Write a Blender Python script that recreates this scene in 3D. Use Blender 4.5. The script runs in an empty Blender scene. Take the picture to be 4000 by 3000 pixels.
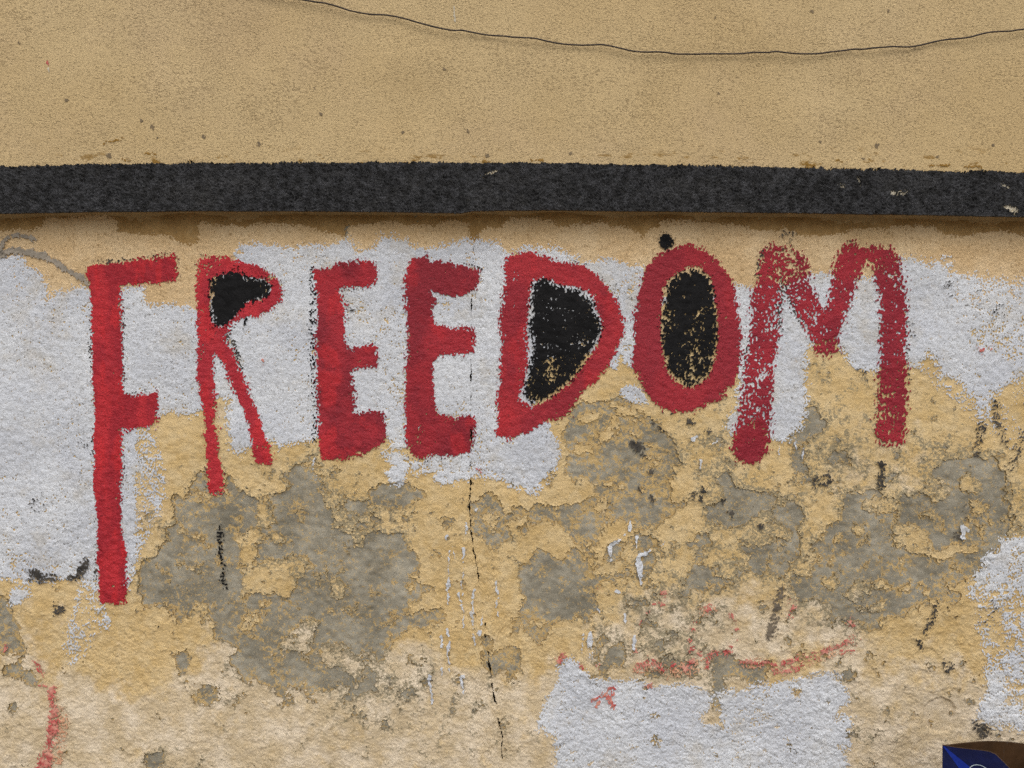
import bpy, math
import numpy as np

# ------------------------------------------------------------------ camera, sky, sun, exposure
S = 0.0006            # metres of wall for one pixel of the 4000 x 3000 photograph
DIST = 2.0            # camera to wall
ZC = 1.45             # camera height
scene = bpy.context.scene
col = scene.collection
cam_d = bpy.data.cameras.new('camera')
cam = bpy.data.objects.new('camera', cam_d)
col.objects.link(cam)
cam.location = (0, -DIST, ZC)
cam.rotation_euler = (math.radians(90), 0, 0)
cam_d.sensor_width = 36.0
cam_d.lens = 36.0 * DIST / (4000 * S)
cam_d.clip_start = 0.05
cam_d.clip_end = 500
scene.camera = cam
scene.cycles.use_denoising = False

SUN_EL, SUN_AZ = 50.0, -10.0     # elevation; degrees to the left of straight behind the camera
world = bpy.data.worlds.new('World')
scene.world = world
world.use_nodes = True
wn = world.node_tree
wn.nodes.clear()
sky = wn.nodes.new('ShaderNodeTexSky')
sky.sky_type = 'NISHITA'
sky.sun_disc = False
sky.sun_elevation = math.radians(SUN_EL)
sky.sun_rotation = math.radians(180 + SUN_AZ)
sky.dust_density = 4.0
sky.air_density = 1.0
hs = wn.nodes.new('ShaderNodeHueSaturation')      # cloud cover: the sky is nearly neutral
hs.inputs['Saturation'].default_value = 0.34
bg = wn.nodes.new('ShaderNodeBackground')
bg.inputs['Strength'].default_value = 0.12
wo = wn.nodes.new('ShaderNodeOutputWorld')
wn.links.new(sky.outputs[0], hs.inputs['Color'])
wn.links.new(hs.outputs[0], bg.inputs['Color'])
wn.links.new(bg.outputs[0], wo.inputs[0])

sun_d = bpy.data.lights.new('sun', 'SUN')
sun_d.energy = 1.0
sun_d.angle = math.radians(70)
sun_d.color = (1.0, 0.985, 0.965)
sun = bpy.data.objects.new('sun', sun_d)
col.objects.link(sun)
sun.rotation_euler = (math.radians(90 - SUN_EL), 0, math.radians(SUN_AZ))
sun.location = (-1, -6, 8)

vs = scene.view_settings
vs.view_transform = 'Standard'
vs.look = 'None'
vs.exposure = -0.05
vs.gamma = 1.0
vs.use_curve_mapping = False

# ------------------------------------------------------------------ helpers: materials
def lin(r, g, b):
    f = lambda c: (c / 255 / 12.92) if c / 255 <= 0.04045 else ((c / 255 + 0.055) / 1.055) ** 2.4
    return (f(r), f(g), f(b), 1.0)

class Mat:
    def __init__(self, name, rough=0.92, spec=0.25):
        self.m = bpy.data.materials.new(name)
        self.m.use_nodes = True
        self.t = self.m.node_tree
        self.b = self.t.nodes['Principled BSDF']
        self.b.inputs['Roughness'].default_value = rough
        self.b.inputs['Specular IOR Level'].default_value = spec
        self.co = self.t.nodes.new('ShaderNodeTexCoord').outputs['Object']
    def n(self, kind, **kw):
        o = self.t.nodes.new(kind)
        for k, v in kw.items():
            setattr(o, k, v)
        return o
    def link(self, a, b):
        self.t.links.new(a, b)
    def noise(self, scale, detail=3.0, rough=0.55, stretch=(1, 1, 1), off=0.0):
        mp = self.n('ShaderNodeMapping')
        mp.inputs['Scale'].default_value = stretch
        mp.inputs['Location'].default_value = (off, off * 0.7, off * 1.3)
        self.link(self.co, mp.inputs['Vector'])
        t = self.n('ShaderNodeTexNoise')
        t.inputs['Scale'].default_value = scale
        t.inputs['Detail'].default_value = detail
        t.inputs['Roughness'].default_value = rough
        self.link(mp.outputs[0], t.inputs['Vector'])
        return t.outputs['Fac']
    def attr(self, name):
        a = self.n('ShaderNodeAttribute')
        a.attribute_name = name
        return a.outputs['Fac']
    def step(self, fac, lo, hi):
        r = self.n('ShaderNodeMapRange')
        r.interpolation_type = 'SMOOTHSTEP'
        r.inputs['From Min'].default_value = lo
        r.inputs['From Max'].default_value = hi
        self.link(fac, r.inputs['Value'])
        return r.outputs['Result']
    def math(self, op, a, b):
        m = self.n('ShaderNodeMath', operation=op)
        for i, v in enumerate((a, b)):
            if isinstance(v, (int, float)):
                m.inputs[i].default_value = v
            else:
                self.link(v, m.inputs[i])
        return m.outputs[0]
    def mix(self, fac, a, b):
        x = self.n('ShaderNodeMix', data_type='RGBA')
        for s, v in ((x.inputs[0], fac), (x.inputs[6], a), (x.inputs[7], b)):
            if isinstance(v, (int, float)):
                s.default_value = v
            elif isinstance(v, tuple):
                s.default_value = v
            else:
                self.link(v, s)
        return x.outputs[2]
    def color(self, c):
        if isinstance(c, tuple):
            self.b.inputs['Base Color'].default_value = c
        else:
            self.link(c, self.b.inputs['Base Color'])
    def bump(self, fac, strength, dist):
        p = self.n('ShaderNodeBump')
        p.inputs['Strength'].default_value = strength
        p.inputs['Distance'].default_value = dist
        self.link(fac, p.inputs['Height'])
        self.link(p.outputs[0], self.b.inputs['Normal'])

def c(r, g, b, k=1.0):
    """albedo from a colour read off the photograph, times a factor"""
    l = lin(r, g, b)
    return (l[0] * k, l[1] * k, l[2] * k, 1.0)

def make_upper_mat(name='ochre_stucco'):
    m = Mat(name, 0.95, 0.15)
    big = m.step(m.noise(1.6, 5, 0.6), 0.3, 0.72)
    base = m.mix(big, c(202, 175, 128), c(211, 186, 141))
    pink = m.step(m.noise(3.1, 4, 0.6, off=4.0), 0.45, 0.75)
    base = m.mix(m.math('MULTIPLY', pink, 0.4), base, c(204, 178, 142))
    fine = m.noise(260, 3, 0.7, (1.0, 1, 1.3), 9.0)
    base = m.mix(m.math('MULTIPLY', m.step(fine, 0.30, 0.52), 1.0), m.mix(0.26, base, c(120, 92, 62)), base)
    # soot lodged in the pits of the float finish
    pit = m.noise(185, 3, 0.65, (1.0, 1, 1.4), 2.0)
    dens = m.noise(9, 4, 0.65, off=7.0)
    pit2 = m.math('ADD', pit, m.math('MULTIPLY', dens, 0.22))
    base = m.mix(m.math('MULTIPLY', m.step(pit2, 0.66, 0.80), 0.38), base, c(112, 88, 60))
    sp = m.step(m.noise(34, 3, 0.6, off=11.0), 0.70, 0.76)
    base = m.mix(m.math('MULTIPLY', sp, 0.6), base, c(112, 98, 80))
    # old mustard coat worn through just above the band
    wear = m.math('MULTIPLY', m.step(m.noise(24, 4, 0.65, (1, 1, 2.4), 15.0), 0.57, 0.66), m.attr('low'))
    base = m.mix(wear, base, c(146, 112, 56))
    m.color(base)
    h = m.math('SUBTRACT', m.noise(190, 4, 0.65, (1.0, 1, 1.5), 5.0), m.math('MULTIPLY', m.step(pit2, 0.62, 0.8), 0.7))
    m.bump(h, 0.6, 0.0035)
    return m.m

def make_band_mat():
    m = Mat('black_rough_paint', 0.45, 0.5)
    base = m.mix(m.step(m.noise(60, 4, 0.6), 0.35, 0.7), c(28, 27, 27), c(76, 76, 79))  # highlights on the lumps painted into the black as paler noise
    base = m.mix(m.math('MULTIPLY', m.step(m.noise(5, 5, 0.65, (1, 1, 2), 21), 0.48, 0.7), 0.35), base, c(84, 82, 80))
    base = m.mix(m.math('MULTIPLY', m.step(m.noise(150, 4, 0.65, off=3), 0.60, 0.72), 0.5), base, c(96, 92, 84))
    base = m.mix(m.math('MULTIPLY', m.step(m.noise(130, 4, 0.65, off=43), 0.56, 0.66), 0.55), base, c(14, 13, 13))
    m.color(base)
    m.bump(m.noise(150, 5, 0.68, (1, 1, 1.3), 6), 1.0, 0.011)
    return m.m

def make_ochre_mat():
    m = Mat('ochre_limewash', 0.95, 0.12)
    v = m.step(m.noise(13, 5, 0.62), 0.33, 0.68)
    och = m.mix(v, c(207, 176, 121), c(222, 194, 144))
    v2 = m.step(m.noise(34, 4, 0.6, off=3), 0.42, 0.7)
    och = m.mix(m.math('MULTIPLY', v2, 0.6), och, c(222, 199, 156))
    bei = m.mix(m.step(m.noise(17, 5, 0.6, off=8), 0.35, 0.7), c(209, 188, 153), c(232, 215, 189))
    t = m.math('ADD', m.attr('tint'), m.math('MULTIPLY', m.math('SUBTRACT', m.noise(22, 4, 0.65, off=21), 0.5), 1.3))
    base = m.mix(m.step(t, 0.3, 0.75), och, bei)
    brn = m.mix(m.step(m.noise(30, 4, 0.6, (1, 1, 0.5), 12), 0.35, 0.7), c(164, 130, 82), c(186, 152, 102))
    base = m.mix(m.attr('brown'), base, brn)
    # grey-green dust thinning the coat, and grime in pits
    d = m.math('MULTIPLY', m.step(m.noise(90, 4, 0.7, off=17), 0.56, 0.66), m.step(m.noise(8, 4, 0.6, off=9), 0.42, 0.62))
    base = m.mix(m.math('MULTIPLY', d, 0.6), base, c(150, 133, 98))
    wn_ = m.math('ADD', m.noise(170, 4, 0.72, off=27), m.math('MULTIPLY', m.attr('worn'), 0.17))
    base = m.mix(m.math('MULTIPLY', m.step(wn_, 0.64, 0.72), 0.85), base, c(146, 136, 112))
    g = m.step(m.noise(75, 3, 0.6, off=31), 0.69, 0.76)
    base = m.mix(m.math('MULTIPLY', g, 0.55), base, c(120, 96, 62))
    m.color(base)
    m.bump(m.noise(190, 5, 0.68, (1, 1, 1.2), 2), 0.6, 0.004)
    return m.m

def make_grey_mat():
    m = Mat('bare_grey_render', 0.96, 0.1)
    v = m.step(m.noise(10, 5, 0.62), 0.33, 0.68)
    base = m.mix(v, c(132, 126, 111), c(172, 165, 148))
    vv = m.step(m.noise(28, 5, 0.7, (1, 1, 1.5), 51), 0.45, 0.68)
    base = m.mix(m.math('MULTIPLY', vv, 0.5), base, c(122, 114, 98))
    w = m.step(m.noise(22, 5, 0.65, off=5), 0.54, 0.68)
    base = m.mix(m.math('MULTIPLY', w, 0.5), base, c(182, 168, 142))
    dk = m.step(m.noise(40, 4, 0.65, off=9), 0.62, 0.74)
    base = m.mix(m.math('MULTIPLY', dk, 0.45), base, c(104, 96, 80))
    o = m.math('MULTIPLY', m.step(m.noise(150, 4, 0.7, off=13), 0.54, 0.60), m.step(m.noise(14, 5, 0.65, off=19), 0.46, 0.60))
    base = m.mix(m.math('MULTIPLY', o, 0.7), base, c(200, 168, 108))
    th = m.math('ADD', m.noise(160, 4, 0.72, off=23), m.math('MULTIPLY', m.attr('thin'), 0.30))
    base = m.mix(m.math('MULTIPLY', m.step(th, 0.62, 0.72), 0.85), base, c(204, 172, 114))
    gr = m.step(m.noise(330, 2, 0.6, off=33), 0.60, 0.68)
    base = m.mix(m.math('MULTIPLY', gr, 0.35), base, c(196, 186, 164))
    gd = m.step(m.noise(260, 2, 0.6, off=37), 0.62, 0.70)
    base = m.mix(m.math('MULTIPLY', gd, 0.4), base, c(88, 80, 66))
    m.color(base)
    m.bump(m.noise(200, 5, 0.7, off=1), 0.55, 0.003)
    return m.m

def make_white_mat():
    m = Mat('white_emulsion', 0.85, 0.2)
    v = m.step(m.noise(5, 5, 0.62), 0.32, 0.70)
    base = m.mix(v, c(206, 209, 216), c(226, 228, 231))
    w = m.math('MULTIPLY', m.step(m.noise(12, 5, 0.68, off=4), 0.50, 0.70), 0.45)
    base = m.mix(w, base, c(196, 186, 168))
    gr = m.math('MULTIPLY', m.step(m.noise(200, 3, 0.65, (1, 1, 1.4), 6), 0.50, 0.66), 0.5)
    base = m.mix(gr, base, c(150, 146, 140))
    s = m.math('MULTIPLY', m.step(m.noise(130, 3, 0.65, off=8), 0.60, 0.68), m.step(m.noise(8, 5, 0.68, off=14), 0.44, 0.62))
    base = m.mix(m.math('MULTIPLY', s, 0.75), base, c(98, 94, 90))
    s2 = m.math('MULTIPLY', m.step(m.noise(100, 3, 0.65, off=28), 0.62, 0.70), 0.5)
    base = m.mix(s2, base, c(168, 148, 116))
    m.color(base)
    m.bump(m.noise(185, 5, 0.66, (1, 1, 1.25), 2), 0.5, 0.004)
    return m.m

def make_cream_mat():
    m = Mat('cream_paint', 0.9, 0.2)
    base = m.mix(m.step(m.noise(9, 4, 0.6), 0.35, 0.68), c(216, 184, 138), c(228, 200, 158))
    s = m.step(m.noise(150, 4, 0.65, (1, 1, 0.75), 3), 0.54, 0.68)
    base = m.mix(m.math('MULTIPLY', s, 0.6), base, c(142, 110, 68))
    m.color(base)
    m.bump(m.noise(190, 5, 0.66, (1, 1, 0.8), 2), 0.8, 0.0045)
    return m.m

def make_red_mat(i, a, b_, stretch, warm):
    m = Mat('red_emulsion', 0.62, 0.35)
    v = m.step(m.noise(9, 3, 0.55, stretch, 3.1 * i), 0.42, 0.60)
    up = lambda q: (min(1, q[0] * 1.14), q[1] * 1.1, q[2] * 1.1, 1.0)
    base = m.mix(v, up(a), up(b_))
    u = m.step(m.noise(15, 4, 0.55, stretch, 3.1 * i + 40), 0.52, 0.62)
    base = m.mix(m.math('MULTIPLY', u, warm), base, c(210, 42, 48))
    sc = m.step(m.noise(160, 4, 0.65, off=8), 0.55, 0.68)
    base = m.mix(m.math('MULTIPLY', sc, 0.45), base, c(92, 22, 30))
    m.color(base)
    m.bump(m.noise(185, 5, 0.66, (1, 1, 1.25), 2), 0.75, 0.0045)
    return m.m

def make_flat_mat(name, a, b_, sc=40, rough=0.7, spec=0.3):
    m = Mat(name, rough, spec)
    m.color(m.mix(m.step(m.noise(sc, 4, 0.6), 0.35, 0.68), a, b_))
    m.bump(m.noise(220, 4, 0.6, off=2), 0.3, 0.0025)
    return m.m

# ------------------------------------------------------------------ helpers: fields over the wall (photo pixels)
rng = np.random.default_rng(7)
NCX, NCY, CELL = 1920, 1536, 3.0
_fy = np.fft.fftfreq(NCY, CELL)[:, None]
_fx = np.fft.rfftfreq(NCX, CELL)[None, :]
def band_noise(lam, bw=0.45, ax=1.0, ay=1.0, tilt=0.0):
    """periodic noise of about one wavelength (pixels); ax, ay stretch it"""
    ct, st = math.cos(tilt), math.sin(tilt)
    u, v = (_fx * ct + _fy * st) * ax, (-_fx * st + _fy * ct) * ay
    f = np.sqrt(u * u + v * v) * lam
    flt = np.exp(-((np.log(np.maximum(f, 1e-6))) / bw) ** 2)
    a = np.fft.irfft2(np.fft.rfft2(rng.standard_normal((NCY, NCX))) * flt, s=(NCY, NCX))
    return (a / a.std()).astype(np.float32)
def fbm_noise(lam, beta=1.6, lo=10.0, ax=1.0):
    f = np.sqrt((_fx * ax) ** 2 + _fy ** 2)
    flt = 1.0 / np.maximum(f, 1 / lam) ** beta * np.exp(-(f * lo) ** 2)
    flt[0, 0] = 0
    a = np.fft.irfft2(np.fft.rfft2(rng.standard_normal((NCY, NCX))) * flt, s=(NCY, NCX))
    return (a / a.std()).astype(np.float32)
def sample(tile, X, Y):
    u, v = np.mod(X / CELL, NCX), np.mod(Y / CELL, NCY)
    i, j = np.floor(u).astype(np.int32), np.floor(v).astype(np.int32)
    fu, fv = (u - i).astype(np.float32), (v - j).astype(np.float32)
    i %= NCX; j %= NCY
    i1, j1 = (i + 1) % NCX, (j + 1) % NCY
    return (tile[j, i] * (1 - fu) + tile[j, i1] * fu) * (1 - fv) + (tile[j1, i] * (1 - fu) + tile[j1, i1] * fu) * fv

def axis(lo, a, b, hi, d, grow=1.13, extra=None):
    mid = list(np.arange(a, b + d / 2, d))
    if extra:
        mid = [m for m in mid if not extra[0] < m < extra[1]] + list(np.arange(extra[0], extra[1] + 0.01, extra[2]))
    left, x, s = [], a, d
    while x > lo:
        s = min(s * grow, 70); x -= s; left.append(x)
    right, x, s = [], b, d
    while x < hi:
        s = min(s * grow, 70); x += s; right.append(x)
    return np.array(sorted(set(left + mid + right)), dtype=np.float64)

# signed distance on a coarse lattice, sampled to the grid
LX0, LX1, LY0, LY1, LD = -1000, 5000, 560, 4000, 8
lx = np.arange(LX0, LX1 + 1, LD, dtype=np.float32)
ly = np.arange(LY0, LY1 + 1, LD, dtype=np.float32)
def poly_sdf(P, pad=140):
    """+ inside; -pad far away; on the lattice"""
    P = np.asarray(P, np.float32)
    out = np.full((len(ly), len(lx)), -float(pad), np.float32)
    i0, i1 = np.searchsorted(lx, P[:, 0].min() - pad), np.searchsorted(lx, P[:, 0].max() + pad)
    j0, j1 = np.searchsorted(ly, P[:, 1].min() - pad), np.searchsorted(ly, P[:, 1].max() + pad)
    X, Y = np.meshgrid(lx[i0:i1], ly[j0:j1])
    d2 = np.full(X.shape, 1e9, np.float32)
    ins = np.zeros(X.shape, bool)
    for a, b in zip(P, np.roll(P, -1, 0)):
        e = b - a
        L = float(e @ e) + 1e-6
        t = np.clip(((X - a[0]) * e[0] + (Y - a[1]) * e[1]) / L, 0, 1)
        d2 = np.minimum(d2, (X - a[0] - t * e[0]) ** 2 + (Y - a[1] - t * e[1]) ** 2)
        if a[1] != b[1]:
            cr = ((a[1] > Y) != (b[1] > Y)) & (X < (b[0] - a[0]) * (Y - a[1]) / (b[1] - a[1]) + a[0])
            ins ^= cr
    d = np.sqrt(d2)
    out[j0:j1, i0:i1] = np.maximum(np.where(ins, d, -d), -pad)
    return out
def lat(F, X, Y):
    u = np.clip((X - LX0) / LD, 0, len(lx) - 1.001)
    v = np.clip((Y - LY0) / LD, 0, len(ly) - 1.001)
    i, j = u.astype(np.int32), v.astype(np.int32)
    fu, fv = (u - i).astype(np.float32), (v - j).astype(np.float32)
    return (F[j, i] * (1 - fu) + F[j, i + 1] * fu) * (1 - fv) + (F[j + 1, i] * (1 - fu) + F[j + 1, i + 1] * fu) * fv
def line_dist(X, Y, pts):
    """distance to a polyline (x, y, halfwidth): returns halfwidth - distance"""
    best = np.full(X.shape, -1e9, np.float32)
    for (x0, y0, w0), (x1, y1, w1) in zip(pts[:-1], pts[1:]):
        ex, ey = x1 - x0, y1 - y0
        t = np.clip(((X - x0) * ex + (Y - y0) * ey) / (ex * ex + ey * ey + 1e-6), 0, 1)
        d = np.hypot(X - x0 - t * ex, Y - y0 - t * ey)
        best = np.maximum(best, (w0 + (w1 - w0) * t - d).astype(np.float32))
    return best
def T(*parts):
    """outline read from enlarged tiles: (tile x, tile y, 'zx,zy zx,zy ...') with 2.212 zoomed pixels to a pixel"""
    P = []
    for ox, oy, txt in parts:
        for w in txt.split():
            a, b = w.split(',')
            P.append((ox + float(a) / 2.212, oy + float(b) / 2.212))
    return P
def smooth(x, a, b):
    t = np.clip((x - a) / (b - a), 0, 1)
    return t * t * (3 - 2 * t)

# ------------------------------------------------------------------ helpers: meshes
def link_mesh(name, verts, faces_flat, loop_total, mat, parent, attrs=None, smooth_shade=True):
    me = bpy.data.meshes.new(name)
    me.vertices.add(len(verts))
    me.vertices.foreach_set('co', np.asarray(verts, np.float32).ravel())
    me.loops.add(len(faces_flat))
    me.loops.foreach_set('vertex_index', np.asarray(faces_flat, np.int32))
    lt = np.asarray(loop_total, np.int32)
    me.polygons.add(len(lt))
    me.polygons.foreach_set('loop_start', np.concatenate(([0], np.cumsum(lt)[:-1])).astype(np.int32))
    me.polygons.foreach_set('loop_total', lt)
    if smooth_shade:
        me.polygons.foreach_set('use_smooth', np.ones(len(lt), bool))
    for k, v in (attrs or {}).items():
        at = me.attributes.new(k, 'FLOAT', 'POINT')
        at.data.foreach_set('value', np.asarray(v, np.float32))
    me.update(calc_edges=True)
    me.materials.append(mat)
    o = bpy.data.objects.new(name, me)
    col.objects.link(o)
    if parent is not None:
        o.parent = parent
    return o

def film(name, X, Y, F, H, mat, parent, plane=0.0, skirt=0.0, attrs=None, min_cells=1):
    """the piece of a coat where F > 0, as a sheet at height H (metres) before the plane, cut along F = 0"""
    ny, nx = F.shape
    F = np.where(np.abs(F) < 1e-4, 1e-4, F).astype(np.float64)
    pos = F > 0
    q = pos[:-1, :-1].astype(np.int8) + pos[1:, :-1] + pos[:-1, 1:] + pos[1:, 1:]
    idx = np.arange(ny * nx).reshape(ny, nx)
    j, i = np.nonzero(q == 4)
    # image y runs down, so (j, i) (j+1, i) (j+1, i+1) (j, i+1) faces the street
    quads = np.stack([idx[j, i], idx[j + 1, i], idx[j + 1, i + 1], idx[j, i + 1]], 1)
    j, i = np.nonzero((q > 0) & (q < 4))
    alt = (i + j) % 2 == 0
    a, b, cc, d = idx[j, i], idx[j + 1, i], idx[j + 1, i + 1], idx[j, i + 1]
    t1 = np.where(alt[:, None], np.stack([a, b, cc], 1), np.stack([a, b, d], 1))
    t2 = np.where(alt[:, None], np.stack([a, cc, d], 1), np.stack([b, cc, d], 1))
    tri = np.concatenate([t1, t2])
    f = F.ravel()
    tp = f[tri] > 0
    n = tp.sum(1)
    full = tri[n == 3]
    one = tri[n == 1]; k = np.argmax(tp[n == 1], 1)
    r = np.arange(len(one))
    o0, o1, o2 = one[r, k], one[r, (k + 1) % 3], one[r, (k + 2) % 3]
    two = tri[n == 2]; k = np.argmin(tp[n == 2], 1)
    r = np.arange(len(two))
    w0, w1, w2 = two[r, k], two[r, (k + 1) % 3], two[r, (k + 2) % 3]     # w0 is outside
    E = np.concatenate([np.stack([o0, o1], 1), np.stack([o0, o2], 1), np.stack([w1, w0], 1), np.stack([w2, w0], 1)])
    N = ny * nx
    if len(E):
        E = np.sort(E, 1)
        key, inv = np.unique(E[:, 0].astype(np.int64) * N + E[:, 1], return_inverse=True)
        ea, eb = key // N, key % N
        tt = f[ea] / (f[ea] - f[eb])
    else:
        ea = eb = np.zeros(0, int); tt = np.zeros(0); inv = np.zeros(0, int)
    L1, L2 = len(one), len(two)
    p01, p02 = N + inv[:L1], N + inv[L1:2 * L1]
    p10, p20 = N + inv[2 * L1:2 * L1 + L2], N + inv[2 * L1 + L2:]
    tris = np.concatenate([full, np.stack([o0, p01, p02], 1)])
    quads = np.concatenate([quads, np.stack([p10, w1, w2, p20], 1)])
    if len(quads) + len(tris) < min_cells:
        return None
    k = (DIST + plane) / DIST
    def lerp(A):
        A = np.asarray(A, np.float64).ravel()
        return np.concatenate([A, A[ea] + (A[eb] - A[ea]) * tt])
    vx, vy, vh = lerp(X), lerp(Y), lerp(H)
    at = {q_: lerp(v) for q_, v in (attrs or {}).items()}
    V = np.stack([(vx - 2000) * S * k, plane - vh, ZC + (1500 - vy) * S * k], 1)
    if skirt > 0 and len(E):
        seg = np.concatenate([np.stack([p02, p01], 1), np.stack([p10, p20], 1)])
        used = np.unique(seg)
        m = np.full(len(V), -1); m[used] = len(V) + np.arange(len(used))
        back = V[used].copy(); back[:, 1] += skirt
        V = np.concatenate([V, back])
        at = {q_: np.concatenate([v, v[used]]) for q_, v in at.items()}
        quads = np.concatenate([quads, np.stack([seg[:, 1], seg[:, 0], m[seg[:, 0]], m[seg[:, 1]]], 1)])
    used = np.unique(np.concatenate([quads.ravel(), tris.ravel()]))
    rm = np.full(len(V), -1); rm[used] = np.arange(len(used))
    faces = np.concatenate([rm[quads].ravel(), rm[tris].ravel()])
    lt = np.concatenate([np.full(len(quads), 4), np.full(len(tris), 3)])
    return link_mesh(name, V[used], faces, lt, mat, parent, {q_: v[used] for q_, v in at.items()})

def simple(name, verts, faces, mat, parent=None, smooth_shade=False):
    me = bpy.data.meshes.new(name)
    me.from_pydata([tuple(v) for v in verts], [], faces)
    if smooth_shade:
        me.polygons.foreach_set('use_smooth', np.ones(len(me.polygons), bool))
    me.update()
    me.materials.append(mat)
    o = bpy.data.objects.new(name, me)
    col.objects.link(o)
    if parent is not None:
        o.parent = parent
    return o
def box_geo(x0, x1, y0, y1, z0, z1):
    v = [(x, y, z) for x in (x0, x1) for y in (y0, y1) for z in (z0, z1)]
    f = [(0, 1, 3, 2), (4, 6, 7, 5), (0, 4, 5, 1), (2, 3, 7, 6), (0, 2, 6, 4), (1, 5, 7, 3)]
    return v, f
def tube(name, pts, r, mat, parent=None, n=8):
    pts = [np.array(p, float) for p in pts]
    V, F = [], []
    for i, p in enumerate(pts):
        d = pts[min(i + 1, len(pts) - 1)] - pts[max(i - 1, 0)]
        d /= np.linalg.norm(d)
        u = np.cross(d, (0, 1, 0.01)); u /= np.linalg.norm(u)
        w = np.cross(d, u)
        for q in range(n):
            a = 2 * math.pi * q / n
            V.append(p + r * (math.cos(a) * u + math.sin(a) * w))
    for i in range(len(pts) - 1):
        for q in range(n):
            F.append((i * n + q, i * n + (q + 1) % n, (i + 1) * n + (q + 1) % n, (i + 1) * n + q))
    F.append(tuple(range(n - 1, -1, -1))); F.append(tuple((len(pts) - 1) * n + q for q in range(n)))
    return simple(name, V, F, mat, parent, True)
def tag(o, label=None, cat=None, kind=None, group=None):
    for k, v in (('label', label), ('category', cat), ('kind', kind), ('group', group)):
        if v: o[k] = v
    return o

# ------------------------------------------------------------------ materials
M_UP, M_BAND, M_OCH, M_GREY = make_upper_mat(), make_band_mat(), make_ochre_mat(), make_grey_mat()
M_WHITE, M_CREAM = make_white_mat(), make_cream_mat()
M_BLACK = make_flat_mat('black_paint', c(17, 16, 17), c(26, 25, 26), 40, 0.8, 0.2)
M_SOOT = make_flat_mat('black_residue', c(58, 55, 52), c(92, 86, 78), 60, 0.8, 0.2)
M_SPRAY = make_flat_mat('grey_spray', c(146, 137, 124), c(168, 157, 142), 60, 0.9, 0.15)
M_PINK = make_flat_mat('faded_red_paint', c(190, 84, 82), c(212, 154, 134), 60, 0.85, 0.2)
M_CORE = make_flat_mat('dark_masonry', c(84, 76, 64), c(104, 95, 80), 30, 0.95, 0.1)
M_CHIP = make_flat_mat('old_lime_plaster', c(196, 186, 164), c(214, 205, 186), 60, 0.95, 0.1)
M_DIRT = make_flat_mat('grey_grime', c(120, 106, 86), c(140, 122, 96), 60, 0.95, 0.1)
M_DIRT2 = make_flat_mat('grey_smudge', c(96, 88, 78), c(128, 116, 100), 60, 0.95, 0.1)
M_WASH = make_flat_mat('washed_out_red', c(208, 154, 122), c(218, 176, 142), 60, 0.95, 0.1)
M_MUST = make_flat_mat('mustard_coat', c(136, 104, 52), c(158, 122, 64), 60, 0.95, 0.1)
M_BROWN = make_flat_mat('brown_ochre_limewash', c(178, 148, 104), c(196, 166, 120), 24, 0.95, 0.1)

# ------------------------------------------------------------------ the ground
def make_paving_mat():
    m = Mat('grey_asphalt', 0.95, 0.2)
    base = m.mix(m.step(m.noise(3, 5, 0.6), 0.35, 0.7), c(112, 108, 100), c(138, 133, 124))
    base = m.mix(m.math('MULTIPLY', m.step(m.noise(160, 3, 0.6, off=5), 0.55, 0.68), 0.6), base, c(146, 140, 128))
    m.color(base)
    m.bump(m.noise(140, 4, 0.65), 0.8, 0.004)
    return m.m
g = 60.0
pav = simple('pavement', [(-g, -g, 0), (g, -g, 0), (g, 0.3, 0), (-g, 0.3, 0)], [(0, 1, 2, 3)], make_paving_mat())
tag(pav, 'grey asphalt pavement along the foot of the wall', 'pavement', 'structure')

# ------------------------------------------------------------------ the wall
wall = bpy.data.objects.new('plaster_wall', None)
col.objects.link(wall)
tag(wall, 'peeling ochre plaster wall with a black band and the red word FREEDOM', 'wall', 'thing')

X0, X1 = -2600, 6600
v, f = box_geo((X0 - 2000) * S, (X1 - 2000) * S, 0.028, 0.32, -0.05, 4.4)
simple('wall_core', v, f, M_CORE, wall)

OVER = 0.05                                     # the upper wall overhangs the lower by this much
KU = (DIST - OVER) / DIST
bt_x = [-3000, 0, 250, 500, 1000, 1500, 2000, 2500, 3000, 3250, 3500, 4000, 7000]
bt_y = [664, 651, 647, 641, 637, 635, 637, 645, 654, 659, 664, 676, 700]
bb_x = [-3000, 0, 500, 1000, 1500, 1800, 1850, 2000, 2500, 3000, 3500, 4000, 7000]
bb_y = [845, 829, 822, 819, 822, 829, 820, 817, 820, 826, 833, 843, 866]
LOWZ = lambda px: np.interp(px, bb_x, bb_y)

n_low = fbm_noise(900, 1.9, 60)
n_und = band_noise(420, 0.5)
n_mid = fbm_noise(150, 1.28, 4)
n_mid2 = fbm_noise(110, 1.35, 4)
n_fl = fbm_noise(220, 1.5, 5)
n_st1 = band_noise(15, 0.40, 0.74, 1.1, 0.18)   # lumps of the roughcast, a little wider than tall
n_st2 = band_noise(9.5, 0.32, 0.85, 1.05, 0.18)
n_st3 = band_noise(42, 0.5)
n_fine = band_noise(8.5, 0.3)
n_dry = band_noise(27, 0.42, 0.55, 1.25, 0.12)  # a drying brush leaves streaks across the stroke
stucco_t = 0.78 * n_st1 + 0.5 * n_st2 + 0.30 * n_st3
stucco_t = (stucco_t / stucco_t.std()).astype(np.float32)

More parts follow.
